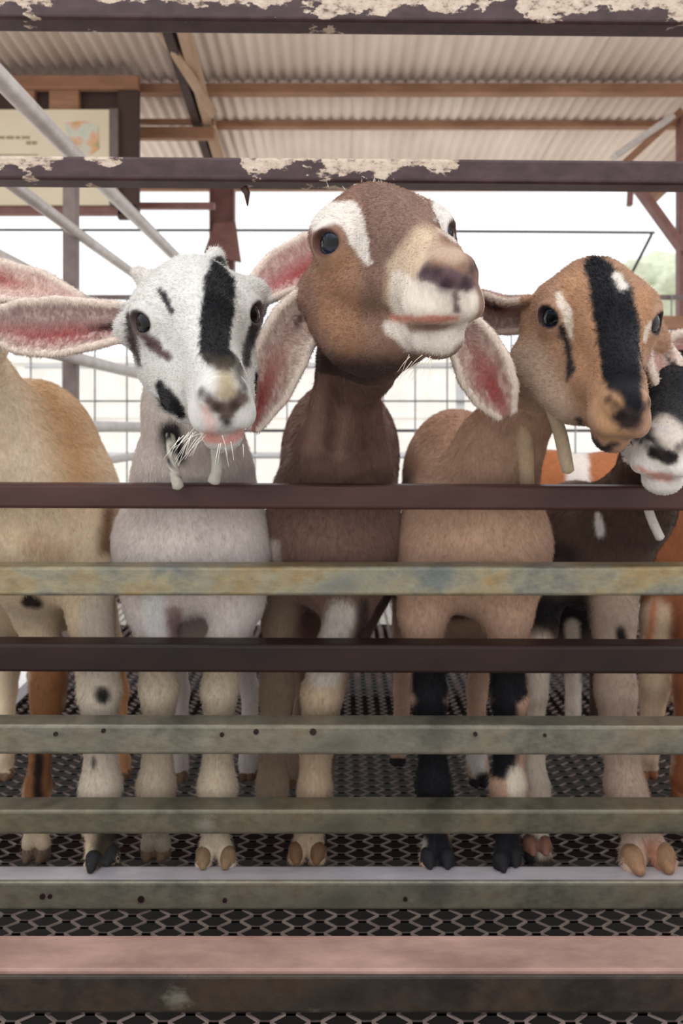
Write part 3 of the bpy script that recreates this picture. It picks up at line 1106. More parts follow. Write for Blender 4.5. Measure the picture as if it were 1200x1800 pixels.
        P3 = np.stack([p - n * .0006, p + dr * ln[:, None] * .5, p + dr * ln[:, None] * .5 + dr2 * ln[:, None] * .5], 1)
        hc = np.clip(cc * (.85 + .4 * rng.random((nh, 1))), 0, .95)
        ok = ln > .0012
        add_hair('coat', P3[ok], hc[ok], .00032, root)
    wk = sp.get('whiskers', [])
    if wk:
        P3, hc = [], []
        for w_ in wk:
            for _ in range(w_['n']):
                px0 = w_['at'][0] + rng.normal(0, w_['spread']); py0 = w_['at'][1] + rng.normal(0, w_['spread'] * .6)
                a = at(px0, py0, w_['at'][2])
                L = sz(w_['len'], w_['at'][2]) * (.6 + .6 * rng.random())
                d = np.array(w_['dir'], float) + rng.normal(0, w_.get('fan', .25), 3); d /= np.linalg.norm(d)
                g_ = np.array([0, 0, -1.]) * .25
                P3.append([a, a + d * L * .5, a + d * L + g_ * L * .5]); hc.append(lin(w_['c']))
        add_hair('whiskers', np.array(P3), np.array(hc), .0005, root)
    return root


def add_hair(name, P3, hc, rad, parent):
    n, m = P3.shape[:2]
    hcv = bpy.data.hair_curves.new(name)
    hcv.add_curves([m] * n)
    hcv.attributes['position'].data.foreach_set('vector', np.ascontiguousarray(P3, np.float32).ravel())
    ra = hcv.attributes.get('radius') or hcv.attributes.new('radius', 'FLOAT', 'POINT')
    ra.data.foreach_set('value', np.tile(np.linspace(rad, rad * .25, m), n).astype(np.float32))
    ca = hcv.attributes.new('Col', 'FLOAT_COLOR', 'CURVE')
    ca.data.foreach_set('color', np.concatenate([hc, np.ones((n, 1))], 1).astype(np.float32).ravel())
    hcv.materials.append(M_HAIR)
    o = bpy.data.objects.new(name, hcv)
    COL.objects.link(o)
    o.parent = parent
    o.matrix_parent_inverse = Matrix.Translation(-Vector(parent.location))
    o['kind'] = 'stuff'
    return o


FURRY = True

# ---------------------------------------------------------------- each goat, from the left
def leg(pts, toes, tr=15, **kw):
    return dict(pts=pts, toes=[(*t, tr) for t in toes], **kw)


BLACK = (14, 14, 18)

# white goat with a black stripe down the face
make_goat(dict(
    label='white goat with black stripe down its face, ears held out sideways',
    base=(210, 198, 192), face=(204, 201, 197), hairs=90000,
    head=(0.4372, -0.0619, 0.2837, -0.2189, -0.16, 0.9479, 1.3186), shape=dict(wide=1.06),
    jaw=[((278, 640, -.11, 30), (322, 714, -.26, 26)), ((424, 640, -.11, 22), (424, 700, -.26, 18))],
    horns=[((-.048, -.07, .045), (-.056, -.076, .054), .013, .009), ((.03, -.08, .056), (.033, -.088, .066), .016, .012)],
    neck=[(338, 600, -.04, 70), (340, 720, .07, 76), (340, 830, .17, 92), (340, 920, .20, 100)],
    trunk=[((340, 950, .20), (.147, .13, .155)), ((345, 985, .45), (.165, .25, .20)), ((345, 930, .66), (.14, .15, .15))],
    legs=[leg([(262, 960, .16, 52), (266, 1060, .135, 42), (276, 1140, .12, 33), (280, 1212, .11, 31), (278, 1300, .115, 24), (275, 1382, .125, 31), (272, 1440, .14, 27)],
              [(260, 1492, .155), (286, 1492, .155)], 14, hoofc=(126, 102, 80)),
          leg([(420, 960, .16, 52), (418, 1060, .135, 42), (396, 1140, .12, 33), (386, 1214, .11, 29), (383, 1300, .11, 23), (382, 1385, .105, 31), (378, 1445, .09, 27)],
              [(357, 1522, .05), (400, 1522, .05)], 15, floor=0., hoofc=(128, 104, 78)),
          leg([(300, 1040, .58, 55), (300, 1140, .62, 28), (318, 1215, .60, 14), (316, 1300, .53, 14), (315, 1348, .49, 17)], [(309, 1370, .47), (321, 1370, .47)], 9),
          leg([(400, 1040, .58, 55), (415, 1140, .62, 28), (440, 1215, .60, 15), (438, 1300, .53, 15), (436, 1340, .50, 18)], [(428, 1362, .48), (442, 1362, .48)], 9, hoofc=(110, 84, 66))],
    tail=[(345, 880, .78, 20), (345, 960, .84, 10)],
    ears=[dict(line=[(232, 568, -.13), (150, 575, -.11), (60, 578, -.10), (-38, 566, -.10)], w=[.026, .036, .045, .040, .012], face=(.15, -1, .05), cup=1.0,
               root=(255, 568, -.10, .026), out=(206, 196, 190), **{'in': (158, 130, 126)}, pink=(.5, -.30, .5, .5), pinkc=(152, 84, 82), dark=(.10, -.15, .22, .30)),
          dict(line=[(452, 520, -.11), (500, 486, -.07), (560, 452, -.02), (600, 430, 0.0)], w=[.022, .040, .042, .012], face=(-.2, -1, -.05), cup=.8,
               root=(440, 535, -.10, .022), out=(206, 196, 190), **{'in': (186, 146, 142)}, pink=(.45, .3, .5, .6), pinkc=(158, 80, 80))],
    face_strokes=[
        dict(p=[(340, 480, 60), (300, 600, 50)], c=(210, 208, 205), soft=20),
        dict(p=[(382, 462, 14), (384, 500, 28), (383, 545, 30), (378, 580, 28), (376, 612, 28), (398, 632, 16)], c=BLACK, soft=4),
        dict(p=[(395, 650, 12), (402, 690, 22)], c=(150, 134, 106), soft=12, a=.9),
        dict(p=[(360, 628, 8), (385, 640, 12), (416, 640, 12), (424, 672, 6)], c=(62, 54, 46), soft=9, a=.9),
        dict(p=[(283, 512, 4), (291, 526, 6), (303, 548, 4)], c=(44, 42, 46), soft=3),
        dict(p=[(250, 588, 8), (272, 608, 12), (295, 628, 6)], c=(92, 72, 72), soft=6),
        dict(p=[(226, 555, 5), (232, 590, 10), (246, 640, 4)], c=(70, 58, 58), soft=5),
        dict(p=[(282, 678, 9), (298, 708, 17), (318, 728, 10)], c=(15, 15, 18), soft=4),
        dict(p=[(452, 560, 9), (438, 600, 10), (432, 640, 7)], c=(44, 42, 44), soft=5),
        dict(p=[(366, 706, 9), (398, 722, 16), (428, 700, 9)], c=(112, 94, 88), soft=5),
        dict(p=[(398, 742, 9)], c=(60, 50, 50), soft=6),
        dict(p=[(358, 712, 5), (368, 738, 9), (372, 758, 8)], c=(214, 176, 168), soft=7, a=.7),
        dict(p=[(365, 768, 9), (395, 774, 9), (425, 762, 7)], c=(214, 158, 150), soft=6)],
    iris=(26, 28, 36), lid=(84, 70, 70), nostril=(48, 36, 36),
    body_strokes=[dict(p=[(275, 1180, 60), (275, 1480, 50)], c=(182, 166, 146), soft=30, ymax=.25), dict(p=[(385, 1180, 50), (378, 1500, 50)], c=(182, 166, 144), soft=30, ymax=.2), dict(p=[(300, 760, 22), (310, 800, 16)], c=(40, 38, 40), soft=10, ymax=.2),  # first two strokes: yellower forelegs with their shade painted in
                  dict(p=[(270, 1060, 18), (278, 1120, 20)], c=(214, 210, 208), soft=10), dict(p=[(305, 1080, 14), (305, 1120, 10)], c=(150, 124, 122), soft=8)],
    wattles=[dict(p=[(300, 744, .02, 9), (301, 780, -.015, 9), (306, 825, -.035, 10), (313, 856, -.03, 10)], c=(206, 198, 186), c2=(40, 36, 38)),
             dict(p=[(376, 762, .035, 8), (380, 800, -.01, 9), (381, 826, -.03, 10), (375, 848, -.03, 11)], c=(196, 192, 182))],
    whiskers=[dict(at=(340, 760, -.34), spread=13, n=16, len=55, dir=(-.5, -.3, -.75), c=(240, 238, 230)), dict(at=(398, 783, -.36), spread=14, n=7, len=34, dir=(0, -.2, -1), c=(236, 230, 222))],
))

BR = (112, 86, 76)
# brown goat in the middle, head raised highest
make_goat(dict(
    label='brown goat in the middle with raised head, white brow patches and cream muzzle',
    base=(114, 88, 78), face=(136, 106, 92), hairs=100000,
    head=(0.2701, -0.0877, 0.1984, 0.0672, -0.2, 1.050, 1.4372), shape=dict(wide=1.06, deep=1.0),
    jaw=[((612, 575, -.13, 56), (690, 600, -.30, 38)), ((590, 520, -.14, 48), (622, 600, -.2, 50)), ((705, 598, -.30, 34), (642, 664, -.07, 42))],
    neck=[(628, 540, -.10, 70), (614, 640, -.02, 46), (606, 720, .05, 50), (596, 800, .13, 64), (587, 890, .19, 92), (585, 940, .20, 96)],
    folds=[((582, 640, -.06, 15), (552, 835, .085, 22)), ((622, 690, -.06, 15), (606, 838, .075, 20)), ((648, 690, -.03, 13), (668, 840, .11, 22))],
    trunk=[((585, 935, .20), (.132, .13, .160)), ((598, 800, .34), (.128, .2, .165)), ((590, 950, .5), (.16, .26, .18)), ((590, 900, .72), (.14, .15, .15))],
    legs=[leg([(505, 960, .24, 45), (492, 1090, .27, 30), (487, 1215, .28, 29), (480, 1310, .29, 24), (478, 1385, .30, 27), (478, 1415, .30, 22)], [(467, 1440, .29), (489, 1440, .29)], 12, hoofc=(90, 66, 50)),
          leg([(640, 970, .16, 45), (612, 1070, .135, 34), (582, 1160, .12, 35), (566, 1220, .11, 34), (555, 1310, .11, 26), (553, 1388, .105, 27), (545, 1445, .10, 29)], [(520, 1514, .065), (558, 1514, .065)], 15, floor=0., hoofc=(104, 76, 52)),
          leg([(545, 1040, .58, 55), (535, 1140, .62, 27), (533, 1215, .60, 14), (520, 1310, .5, 16), (508, 1350, .465, 19)], [(499, 1374, .45), (512, 1374, .45)], 10, hoofc=(120, 84, 52)),
          leg([(630, 1040, .58, 55), (612, 1140, .62, 27), (585, 1215, .60, 14), (578, 1310, .54, 15), (572, 1335, .51, 17)], [(565, 1355, .49), (578, 1355, .49)], 9)],
    tail=[(590, 860, .85, 20), (590, 940, .9, 10)],
    ears=[dict(line=[(548, 520, -.12), (510, 585, -.13), (474, 665, -.14), (446, 752, -.14)], w=[.020, .036, .040, .034, .008], face=(.25, -1, .1), cup=.9,
               root=(566, 505, -.12, .024), out=(140, 108, 94), **{'in': (172, 146, 136)}, pink=(.82, .1, .36, .75), pinkc=(146, 76, 74), dark=(.16, -.1, .16, .2), rim=(222, 206, 194)),
          dict(line=[(806, 560, -.10), (838, 620, -.12), (866, 680, -.13), (890, 728, -.13)], w=[.020, .034, .040, .032, .012], face=(-.35, -1, .1), cup=.7,
               root=(790, 520, -.12, .024), out=(140, 108, 94), **{'in': (172, 142, 134)}, pink=(.68, 0, .4, .75), pinkc=(152, 78, 74), rim=(222, 206, 194))],
    face_strokes=[
        dict(p=[(590, 470, 40), (600, 560, 40), (620, 600, 30)], c=(160, 120, 92), soft=26, a=.75),
        dict(p=[(690, 350, 50), (680, 430, 40)], c=(124, 98, 88), soft=14),
        dict(p=[(650, 470, 10), (655, 540, 18)], c=(108, 82, 70), soft=20, a=.8), dict(p=[(560, 640, 20), (640, 660, 30), (720, 640, 14)], c=(76, 58, 52), soft=18),  # last stroke paints the shade under the jaw
        dict(p=[(556, 392, 14), (585, 372, 18), (612, 376, 24), (630, 420, 16), (648, 462, 5)], c=(222, 214, 206), soft=4),
        dict(p=[(772, 352, 14), (782, 392, 16), (800, 420, 4)], c=(218, 212, 206), soft=4),
        dict(p=[(745, 420, 22), (712, 470, 30), (700, 520, 22)], c=(198, 176, 152), soft=12),
        dict(p=[(700, 490, 16), (720, 530, 36), (800, 530, 40)], c=(224, 212, 200), soft=6),
        dict(p=[(690, 575, 14), (720, 600, 16), (780, 602, 22), (826, 570, 10)], c=(226, 216, 206), soft=6),
        dict(p=[(800, 450, 16), (760, 440, 12)], c=(176, 150, 130), soft=8),
        dict(p=[(746, 484, 10), (780, 488, 18), (822, 500, 12)], c=(108, 86, 92), soft=5),
        dict(p=[(800, 520, 8), (802, 545, 7)], c=(120, 96, 98), soft=5),
        dict(p=[(690, 558, 6), (740, 562, 6), (800, 560, 7)], c=(196, 132, 116), soft=5)],
    iris=(34, 38, 52), lid=(92, 64, 58), nostril=(46, 36, 44),
    body_strokes=[dict(p=[(545, 1200, 60), (545, 1480, 50)], c=(168, 146, 122), soft=14, ymax=.2), dict(p=[(487, 1070, 40), (480, 1440, 45)], c=(158, 136, 116), soft=12, ymin=.15),
                  dict(p=[(480, 960, 12), (482, 980, 10)], c=(200, 186, 178), soft=8, ymax=.3), dict(p=[(600, 1080, 26), (570, 1180, 30)], c=(186, 176, 166), soft=12, ymax=.2),
                  dict(p=[(640, 1060, 10), (635, 1130, 12)], c=(60, 50, 46), soft=8, ymax=.2),
                  dict(p=[(562, 670, 10), (545, 780, 14)], c=(166, 132, 118), soft=14, a=.8, ymax=.2), dict(p=[(604, 720, 8), (596, 800, 8)], c=(154, 122, 110), soft=12, a=.75, ymax=.2)],  # paler neck strokes paint the light on the throat ridges
    whiskers=[dict(at=(735, 632, -.46), spread=14, n=10, len=42, dir=(-.5, -.1, -.8), c=(200, 186, 170)), dict(at=(650, 334, -.10), spread=24, n=40, len=12, dir=(0, .2, 1), fan=.5, c=(236, 228, 218))],
))

# tan goat with a broad black stripe, right of the middle one
make_goat(dict(
    label='tan goat with broad black stripe from poll to nose, black-stockinged forelegs',
    base=(184, 150, 128), face=(166, 130, 106), hairs=90000,
    head=(0.5194, 0.0433, -0.1227, 0.4037, -0.13, 0.952, 1.2631), shape=dict(wide=1.04, roman=.004),
    neck=[(980, 610, -.03, 60), (935, 690, .04, 56), (876, 790, .14, 64), (838, 920, .20, 100)],
    jaw=[((945, 640, -.06, 50), (1000, 715, -.18, 30))],
    trunk=[((830, 945, .20), (.147, .13, .155)), ((800, 850, .40), (.120, .2, .17)), ((815, 980, .5), (.155, .26, .195)), ((800, 910, .72), (.14, .15, .15))],
    legs=[leg([(745, 970, .16, 46), (740, 1080, .135, 38), (748, 1160, .12, 30), (754, 1220, .11, 29), (760, 1310, .11, 22), (762, 1380, .105, 28), (766, 1440, .095, 27)], [(752, 1520, .05), (786, 1520, .05)], 14, floor=0., hoofc=(34, 32, 36)),
          leg([(905, 970, .16, 46), (892, 1080, .135, 38), (892, 1160, .12, 30), (895, 1220, .11, 30), (893, 1310, .11, 24), (893, 1380, .105, 29), (892, 1440, .09, 27)], [(880, 1526, .04), (904, 1516, .055)], 14, floor=0., hoofc=(30, 29, 33)),
          leg([(745, 1040, .60, 55), (712, 1140, .66, 26), (708, 1215, .64, 15), (703, 1295, .60, 14), (700, 1318, .58, 16)], [(693, 1334, .56), (705, 1334, .56)], 9, hoofc=(40, 36, 38)),
          leg([(860, 1040, .58, 55), (852, 1140, .62, 28), (838, 1215, .60, 17), (836, 1310, .5, 16), (840, 1350, .465, 20)], [(834, 1374, .45), (850, 1374, .45)], 10, hoofc=(34, 30, 32))],
    tail=[(800, 860, .85, 20), (800, 940, .9, 10)],
    ears=[dict(line=[(946, 540, -.06), (900, 545, -.02), (850, 536, .02), (790, 520, .05)], w=[.032, .032, .038, .030, .010], face=(-.3, -.75, -.7), cup=1.1,
               root=(968, 545, -.07, .03), out=(158, 128, 118), **{'in': (150, 124, 114)}, pink=(.6, .3, .4, .5), pinkc=(150, 90, 84), dark=(.5, .25, .14, .3)),
          dict(line=[(1142, 600, -.08), (1152, 640, -.10), (1166, 680, -.11), (1182, 716, -.11)], w=[.022, .036, .034, .022, .006], face=(.5, -1, .15), cup=1.0,
               root=(1130, 575, -.07, .026), out=(170, 138, 118), **{'in': (178, 148, 136)}, pink=(.5, .3, .4, .6), pinkc=(172, 132, 122), dark=(.35, -.6, .18, .25))],
    face_strokes=[
        dict(p=[(930, 640, 40), (960, 700, 40), (985, 740, 30)], c=(172, 148, 130), soft=22),
        dict(p=[(1010, 500, 24), (1030, 600, 30), (1045, 690, 26)], c=(172, 132, 102), soft=16),
        dict(p=[(1128, 520, 14), (1130, 600, 14)], c=(176, 132, 100), soft=10),
        dict(p=[(1048, 470, 22), (1074, 520, 38), (1086, 580, 40), (1092, 650, 36), (1100, 690, 30), (1108, 712, 24)], c=(17, 18, 24), soft=6),
        dict(p=[(1084, 486, 7), (1094, 503, 9)], c=(222, 214, 206), soft=4),
        dict(p=[(981, 518, 5), (996, 548, 10), (1004, 592, 4)], c=(222, 210, 196), soft=3),
        dict(p=[(986, 574, 5), (998, 606, 7), (1003, 650, 7), (996, 668, 3)], c=(40, 36, 38), soft=5),
        dict(p=[(1142, 570, 4), (1130, 596, 5)], c=(222, 210, 196), soft=3),
        dict(p=[(1068, 715, 26), (1080, 760, 20)], c=(178, 138, 104), soft=10),
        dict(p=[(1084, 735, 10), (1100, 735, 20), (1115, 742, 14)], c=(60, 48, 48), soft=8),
        dict(p=[(1016, 738, 4), (1034, 768, 7), (1058, 792, 9), (1082, 780, 6)], c=(44, 36, 36), soft=5)],
    iris=(22, 32, 44), lid=(52, 40, 42), nostril=(26, 22, 26),
    body_strokes=[dict(p=[(756, 1190, 34), (756, 1208, 34)], c=(22, 21, 25), soft=5, ymax=.2), dict(p=[(756, 1250, 34), (764, 1420, 44)], c=(22, 21, 25), soft=6, ymax=.2),
                  dict(p=[(758, 1470, 30), (788, 1540, 30)], c=(30, 28, 32), soft=6, ymax=.2), dict(p=[(742, 1480, 9), (740, 1500, 6)], c=(170, 160, 150), soft=5, ymax=.2),
                  dict(p=[(892, 1190, 34), (894, 1210, 34)], c=(24, 22, 26), soft=5, ymax=.2), dict(p=[(885, 1248, 26), (884, 1345, 24)], c=(24, 22, 26), soft=6, ymax=.2),
                  dict(p=[(890, 1466, 28), (890, 1540, 30)], c=(28, 26, 30), soft=6, ymax=.2), dict(p=[(906, 1360, 14), (908, 1400, 14)], c=(206, 194, 176), soft=6, ymax=.2),
                  dict(p=[(790, 1072, 16), (832, 1066, 18)], c=(30, 27, 30), soft=8, ymin=.2), dict(p=[(760, 760, 26), (830, 720, 26)], c=(150, 112, 92), soft=18, a=.7),
                  dict(p=[(838, 1330, 20), (842, 1365, 12)], c=(214, 204, 196), soft=5, ymin=.3), dict(p=[(848, 1372, 16)], c=(34, 30, 34), soft=5, ymin=.3)],
    wattles=[dict(p=[(922, 700, -.01, 12), (920, 760, .03, 17), (922, 810, .065, 16), (926, 862, .08, 13)], c=(196, 168, 140)),
             dict(p=[(966, 712, -.11, 10), (983, 758, -.105, 12), (992, 798, -.10, 12), (998, 828, -.095, 11)], c=(186, 166, 140))],
))

# black and white face at the right edge
make_goat(dict(
    label='dark goat at the right edge, white muzzle resting over the brown rail',
    base=(84, 66, 58), face=(34, 33, 36), hairs=70000,
    head=(0.2824, -0.0147, -0.4434, 0.5529, -0.05, 0.8365, 1.161), shape=dict(wide=1.25),
    neck=[(1190, 720, .05, 50), (1165, 800, .14, 56), (1110, 900, .24, 60), (1045, 955, .32, 66)],
    trunk=[((1025, 960, .34), (.108, .12, .14)), ((1020, 960, .55), (.12, .2, .15)), ((1015, 930, .72), (.11, .12, .13))],
    legs=[leg([(960, 1000, .30, 40), (946, 1100, .23, 31), (932, 1215, .18, 27), (930, 1310, .165, 23), (938, 1385, .15, 25), (942, 1440, .12, 24)], [(932, 1510, .09), (957, 1510, .09)], 13, floor=0., hoofc=(130, 92, 76)),
          leg([(1085, 980, .26, 42), (1078, 1090, .20, 35), (1082, 1215, .16, 33), (1090, 1310, .145, 29), (1098, 1385, .125, 32), (1120, 1445, .095, 36)], [(1112, 1524, .04), (1168, 1520, .045)], 22, floor=0., hoofc=(146, 112, 86)),
          leg([(1000, 1040, .68, 48), (1004, 1130, .74, 24), (1008, 1200, .75, 13), (1007, 1245, .74, 15)], [(1000, 1266, .73), (1014, 1266, .73)], 9),
          leg([(1060, 1040, .68, 48), (1050, 1130, .74, 24), (1052, 1200, .75, 13), (1050, 1245, .74, 15)], [(1044, 1266, .73), (1057, 1266, .73)], 9)],
    ears=[dict(line=[(1248, 640, .02), (1215, 618, -.02), (1180, 616, -.05), (1150, 622, -.06)], w=[.018, .028, .032, .008], face=(-.1, -1, -.3), cup=.9,
               root=(1240, 660, 0.0, .02), out=(190, 170, 160), **{'in': (196, 160, 152)}, pink=(.5, .2, .5, .6), pinkc=(188, 134, 128)),
          dict(line=[(1246, 700, -.02), (1290, 720, -.01), (1330, 760, 0.)], w=[.018, .032, .008], face=(-.1, -1, -.1), cup=.9,
               root=(1235, 695, 0.0, .02), out=(60, 54, 54), **{'in': (170, 130, 124)}, pink=(.5, .2, .5, .6), pinkc=(178, 120, 116))],
    face_strokes=[dict(p=[(1120, 800, 30), (1160, 850, 44), (1200, 820, 40)], c=(228, 222, 216), soft=6), dict(p=[(1168, 752, 22), (1190, 776, 26)], c=(196, 184, 174), soft=10),
                  dict(p=[(1148, 745, 5), (1175, 760, 4)], c=(190, 184, 180), soft=5), dict(p=[(1126, 752, 10), (1122, 772, 6)], c=(70, 58, 56), soft=6),
                  dict(p=[(1150, 795, 11), (1178, 806, 14)], c=(52, 46, 46), soft=5), dict(p=[(1120, 822, 4), (1150, 836, 6), (1175, 840, 6)], c=(212, 160, 150), soft=5)],
    iris=(20, 20, 22), lid=(30, 28, 30), nostril=(24, 22, 24),
    body_strokes=[dict(p=[(1050, 905, 5), (1056, 935, 8)], c=(226, 222, 218), soft=4), dict(p=[(960, 1075, 30), (1010, 1085, 34)], c=(28, 25, 27), soft=14), dict(p=[(950, 960, 18), (1000, 975, 16)], c=(48, 42, 40), soft=14),
                  dict(p=[(1082, 1060, 44), (1085, 1250, 50), (1100, 1400, 60), (1140, 1500, 70)], c=(180, 156, 140), soft=14, ymax=.3), dict(p=[(1145, 1490, 16), (1160, 1520, 20)], c=(168, 120, 100), soft=12, ymax=.2),
                  dict(p=[(940, 1150, 40), (938, 1460, 50)], c=(196, 180, 164), soft=12, ymax=.25), dict(p=[(1090, 1110, 10), (1092, 1130, 10)], c=(30, 26, 28), soft=6, ymax=.3),
                  dict(p=[(930, 1480, 16), (930, 1510, 14)], c=(30, 28, 32), soft=6, ymax=.2), dict(p=[(1005, 1100, 12), (1008, 1260, 14)], c=(220, 206, 190), soft=6, ymin=.5)],
    wattles=[dict(p=[(1126, 846, .14, 7), (1142, 905, .105, 8), (1160, 946, .095, 8)], c=(212, 206, 198))],
))

# cream and tan goat cut by the left edge
make_goat(dict(
    label='cream and tan goat cut off by the left edge, ear tip pointing right',
    base=(214, 192, 164), face=(214, 194, 168), hairs=80000,
    head=(0.30, 0.0, -0.35, -0.70, -0.02, 1.00, 1.22),
    neck=[(-110, 600, .06, 60), (-60, 680, .14, 72), (0, 780, .20, 88), (50, 900, .22, 100)],
    trunk=[((78, 930, .21), (.142, .13, .165)), ((120, 880, .30), (.10, .15, .12)), ((52, 805, .34), (.138, .2, .175)), ((60, 980, .5), (.155, .26, .195)), ((60, 910, .72), (.14, .15, .15))],
    legs=[leg([(50, 970, .24, 46), (66, 1080, .22, 34), (85, 1190, .20, 30), (84, 1230, .195, 27), (72, 1310, .19, 17), (66, 1385, .18, 21), (62, 1440, .165, 23)], [(50, 1488, .15), (75, 1488, .15)], 13, hoofc=(120, 100, 84)),
          leg([(165, 970, .17, 46), (160, 1080, .14, 36), (172, 1160, .12, 36), (175, 1215, .11, 34), (178, 1310, .11, 26), (177, 1385, .105, 33), (172, 1445, .09, 29)], [(163, 1524, .04), (194, 1510, .06)], 15, floor=0., hoofc=(40, 38, 38)),
          leg([(150, 1040, .58, 50), (190, 1140, .62, 26), (211, 1215, .60, 14), (208, 1300, .53, 14), (214, 1340, .50, 16)], [(208, 1362, .48), (220, 1362, .48)], 9),
          leg([(40, 1040, .58, 50), (18, 1140, .62, 26), (14, 1215, .60, 14), (10, 1300, .53, 14), (8, 1340, .50, 16)], [(2, 1362, .48), (14, 1362, .48)], 9)],
    ears=[dict(line=[(-60, 470, -.02), (0, 500, -.04), (70, 512, -.06), (142, 527, -.07)], w=[.022, .036, .030, .006], face=(-.1, -1, .45), cup=1.0,
               root=(-70, 480, 0.0, .024), out=(200, 178, 166), **{'in': (196, 164, 154)}, pink=(.3, -.2, .3, .5), pinkc=(160, 96, 92)),
          dict(line=[(-250, 490, -.02), (-320, 520, -.03), (-380, 560, -.03)], w=[.022, .040, .008], face=(-.1, -1, .2), cup=.9,
               root=(-235, 490, 0.0, .024), out=(200, 178, 166), **{'in': (196, 164, 154)}, pink=(.5, .2, .4, .5), pinkc=(176, 112, 106))],
    body_strokes=[dict(p=[(70, 680, 30), (120, 740, 40), (140, 830, 36)], c=(182, 142, 102), soft=50, ymax=.6), dict(p=[(10, 700, 30), (40, 830, 20)], c=(222, 204, 182), soft=50, ymax=.6),
                  dict(p=[(190, 900, 10), (186, 960, 14)], c=(120, 90, 66), soft=12), dict(p=[(60, 960, 24), (110, 975, 20)], c=(170, 138, 106), soft=24, a=.6),
                  dict(p=[(85, 1180, 34), (70, 1330, 34), (64, 1400, 24)], c=(146, 100, 66), soft=8, ymin=.14, ymax=.4), dict(p=[(68, 1330, 8), (66, 1400, 9)], c=(40, 32, 28), soft=5, ymin=.1, ymax=.4),
                  dict(p=[(172, 1060, 30), (176, 1400, 46)], c=(196, 182, 166), soft=14, ymax=.2), dict(p=[(180, 1222, 14)], c=(34, 32, 32), soft=7, ymax=.2), dict(p=[(165, 1335, 5), (164, 1350, 5)], c=(70, 64, 60), soft=4, ymax=.2),
                  dict(p=[(190, 1470, 24), (170, 1540, 24)], c=(66, 56, 46), soft=14, ymax=.2), dict(p=[(150, 1500, 10), (158, 1540, 10)], c=(196, 176, 150), soft=10, ymax=.2),
                  dict(p=[(205, 1160, 20), (212, 1360, 20)], c=(200, 148, 104), soft=6, ymin=.4), dict(p=[(50, 1055, 12), (66, 1060, 9)], c=(44, 34, 30), soft=6)],
))

# chestnut goat beyond the right edge
make_goat(dict(
    label='chestnut goat half hidden at the far right, standing behind the dark one', res=.006,
    base=(150, 92, 62), face=(150, 96, 68), hairs=30000,
    head=(0.35, 0.0, -0.2, 0.99, .36, 0.98, 1.05),
    neck=[(1350, 640, .46, 40), (1300, 740, .52, 46), (1230, 860, .58, 60)],
    trunk=[((1205, 930, .62), (.125, .13, .15)), ((1205, 940, .85), (.14, .22, .16)), ((1205, 910, 1.02), (.12, .12, .13))],
    legs=[leg([(1165, 990, .58, 38), (1156, 1090, .54, 29), (1150, 1205, .52, 24), (1142, 1290, .51, 17), (1137, 1330, .50, 19)], [(1129, 1352, .49), (1146, 1352, .49)], 11, hoofc=(140, 92, 60)),
          leg([(1240, 990, .56, 38), (1222, 1090, .48, 29), (1212, 1205, .44, 25), (1204, 1300, .42, 20), (1200, 1370, .40, 22)], [(1191, 1396, .39), (1210, 1396, .39)], 11, hoofc=(140, 92, 60)),
          leg([(1180, 1000, .95, 34), (1172, 1090, 1.0, 18), (1172, 1160, 1.0, 11), (1172, 1195, .99, 12)], [(1166, 1218, .98), (1178, 1218, .98)], 8),
          leg([(1230, 1000, .95, 34), (1236, 1090, 1.0, 18), (1236, 1160, 1.0, 11), (1236, 1195, .99, 12)], [(1230, 1218, .98), (1242, 1218, .98)], 8)],
    ears=[dict(line=[(1300, 560, .36), (1270, 590, .34), (1250, 640, .33)], w=[.016, .03, .006], face=(-.1, -1, .2), cup=.9, root=(1315, 560, .38, .02), out=(150, 96, 70), **{'in': (180, 136, 124)}, pink=(.5, 0, .4, .5), pinkc=(170, 110, 100)),
          dict(line=[(1440, 560, .36), (1470, 590, .34), (1490, 640, .33)], w=[.016, .03, .006], face=(.1, -1, .2), cup=.9, root=(1425, 560, .38, .02), out=(150, 96, 70), **{'in': (180, 136, 124)}, pink=(.5, 0, .4, .5), pinkc=(170, 110, 100))],
    body_strokes=[dict(p=[(1150, 1080, 30), (1148, 1340, 34)], c=(214, 186, 158), soft=10, ymax=.7), dict(p=[(1150, 1060, 9), (1140, 1130, 6)], c=(206, 140, 104), soft=6, ymax=.7)],
))

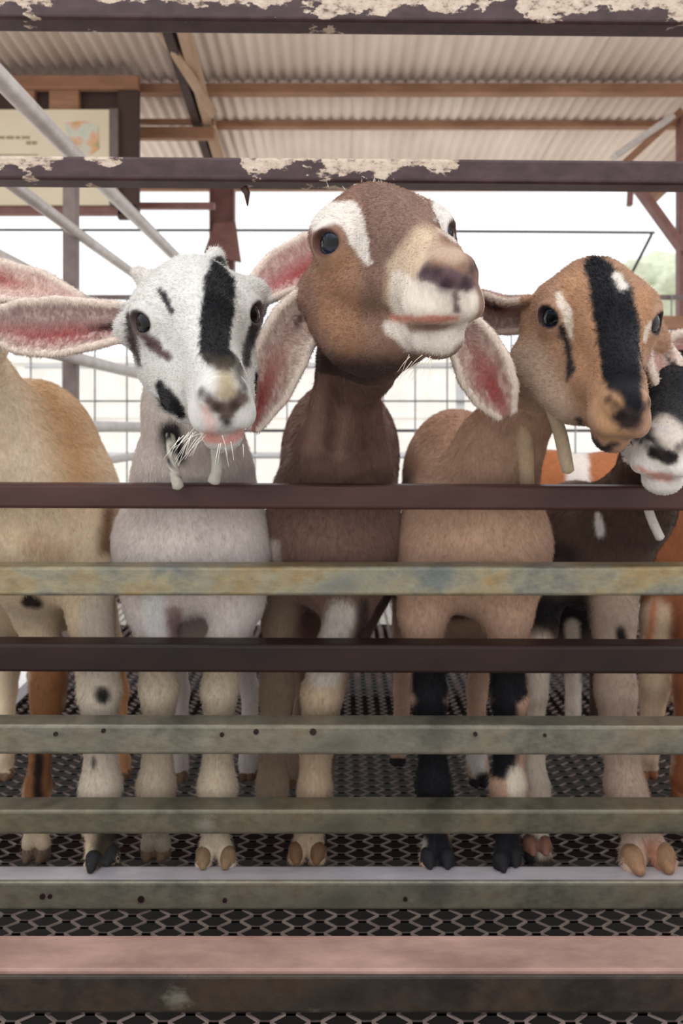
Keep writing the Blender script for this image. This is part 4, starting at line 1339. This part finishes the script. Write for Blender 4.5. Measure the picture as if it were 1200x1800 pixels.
# chestnut and white goat far behind
make_goat(dict(
    label='chestnut and white goat seen small behind, between the tan and the dark goat', res=.007,
    base=(168, 104, 66), face=(160, 104, 72), hairs=16000,
    head=(0.35, 0.0, -0.6, 1.04, 1.42, 0.92, .9),
    neck=[(1150, 740, 1.50, 26), (1110, 790, 1.42, 32), (1070, 850, 1.34, 40)],
    trunk=[((965, 866, 1.20), (.11, .13, .145)), ((1010, 872, 1.26), (.15, .13, .14)), ((1060, 866, 1.32), (.11, .12, .14))],
    legs=[leg([(950, 950, 1.18, 30), (946, 1030, 1.22, 16), (950, 1110, 1.20, 10), (948, 1160, 1.17, 11)], [(943, 1186, 1.15), (955, 1186, 1.15)], 8),
          leg([(985, 950, 1.28, 30), (986, 1030, 1.32, 16), (990, 1100, 1.30, 10), (988, 1140, 1.28, 11)], [(983, 1164, 1.27), (995, 1164, 1.27)], 8),
          leg([(1060, 950, 1.26, 28), (1062, 1030, 1.24, 15), (1062, 1110, 1.22, 10), (1062, 1150, 1.20, 11)], [(1057, 1176, 1.19), (1069, 1176, 1.19)], 8),
          leg([(1085, 950, 1.38, 28), (1090, 1030, 1.36, 15), (1092, 1090, 1.35, 10), (1092, 1126, 1.34, 11)], [(1087, 1150, 1.33), (1098, 1150, 1.33)], 8)],
    ears=[dict(line=[(1135, 690, 1.42), (1120, 710, 1.41), (1112, 735, 1.41)], w=[.014, .026, .006], face=(-.1, -1, .2), cup=.9, root=(1142, 688, 1.42, .018), out=(160, 104, 72), **{'in': (180, 136, 124)}, pink=(.5, 0, .4, .5), pinkc=(170, 110, 100)),
          dict(line=[(1200, 690, 1.42), (1215, 710, 1.41), (1222, 735, 1.41)], w=[.014, .026, .006], face=(.1, -1, .2), cup=.9, root=(1192, 688, 1.42, .018), out=(160, 104, 72), **{'in': (180, 136, 124)}, pink=(.5, 0, .4, .5), pinkc=(170, 110, 100))],
    body_strokes=[dict(p=[(1010, 790, 20), (1024, 900, 24)], c=(226, 216, 208), soft=6), dict(p=[(940, 780, 6), (975, 783, 5)], c=(226, 216, 208), soft=6)],
))

# pale plank on the floor behind the left legs
a, b = at(-60, 1290, .75), at(58, 1186, 1.25)
a[2] = b[2] = FLOOR_Z + .021
mb = MB(); mb.bar(a, b, .11, .04)
tag(mb.build('plank', M_WHITE), 'pale plank lying on the mesh floor at the left edge', 'plank')
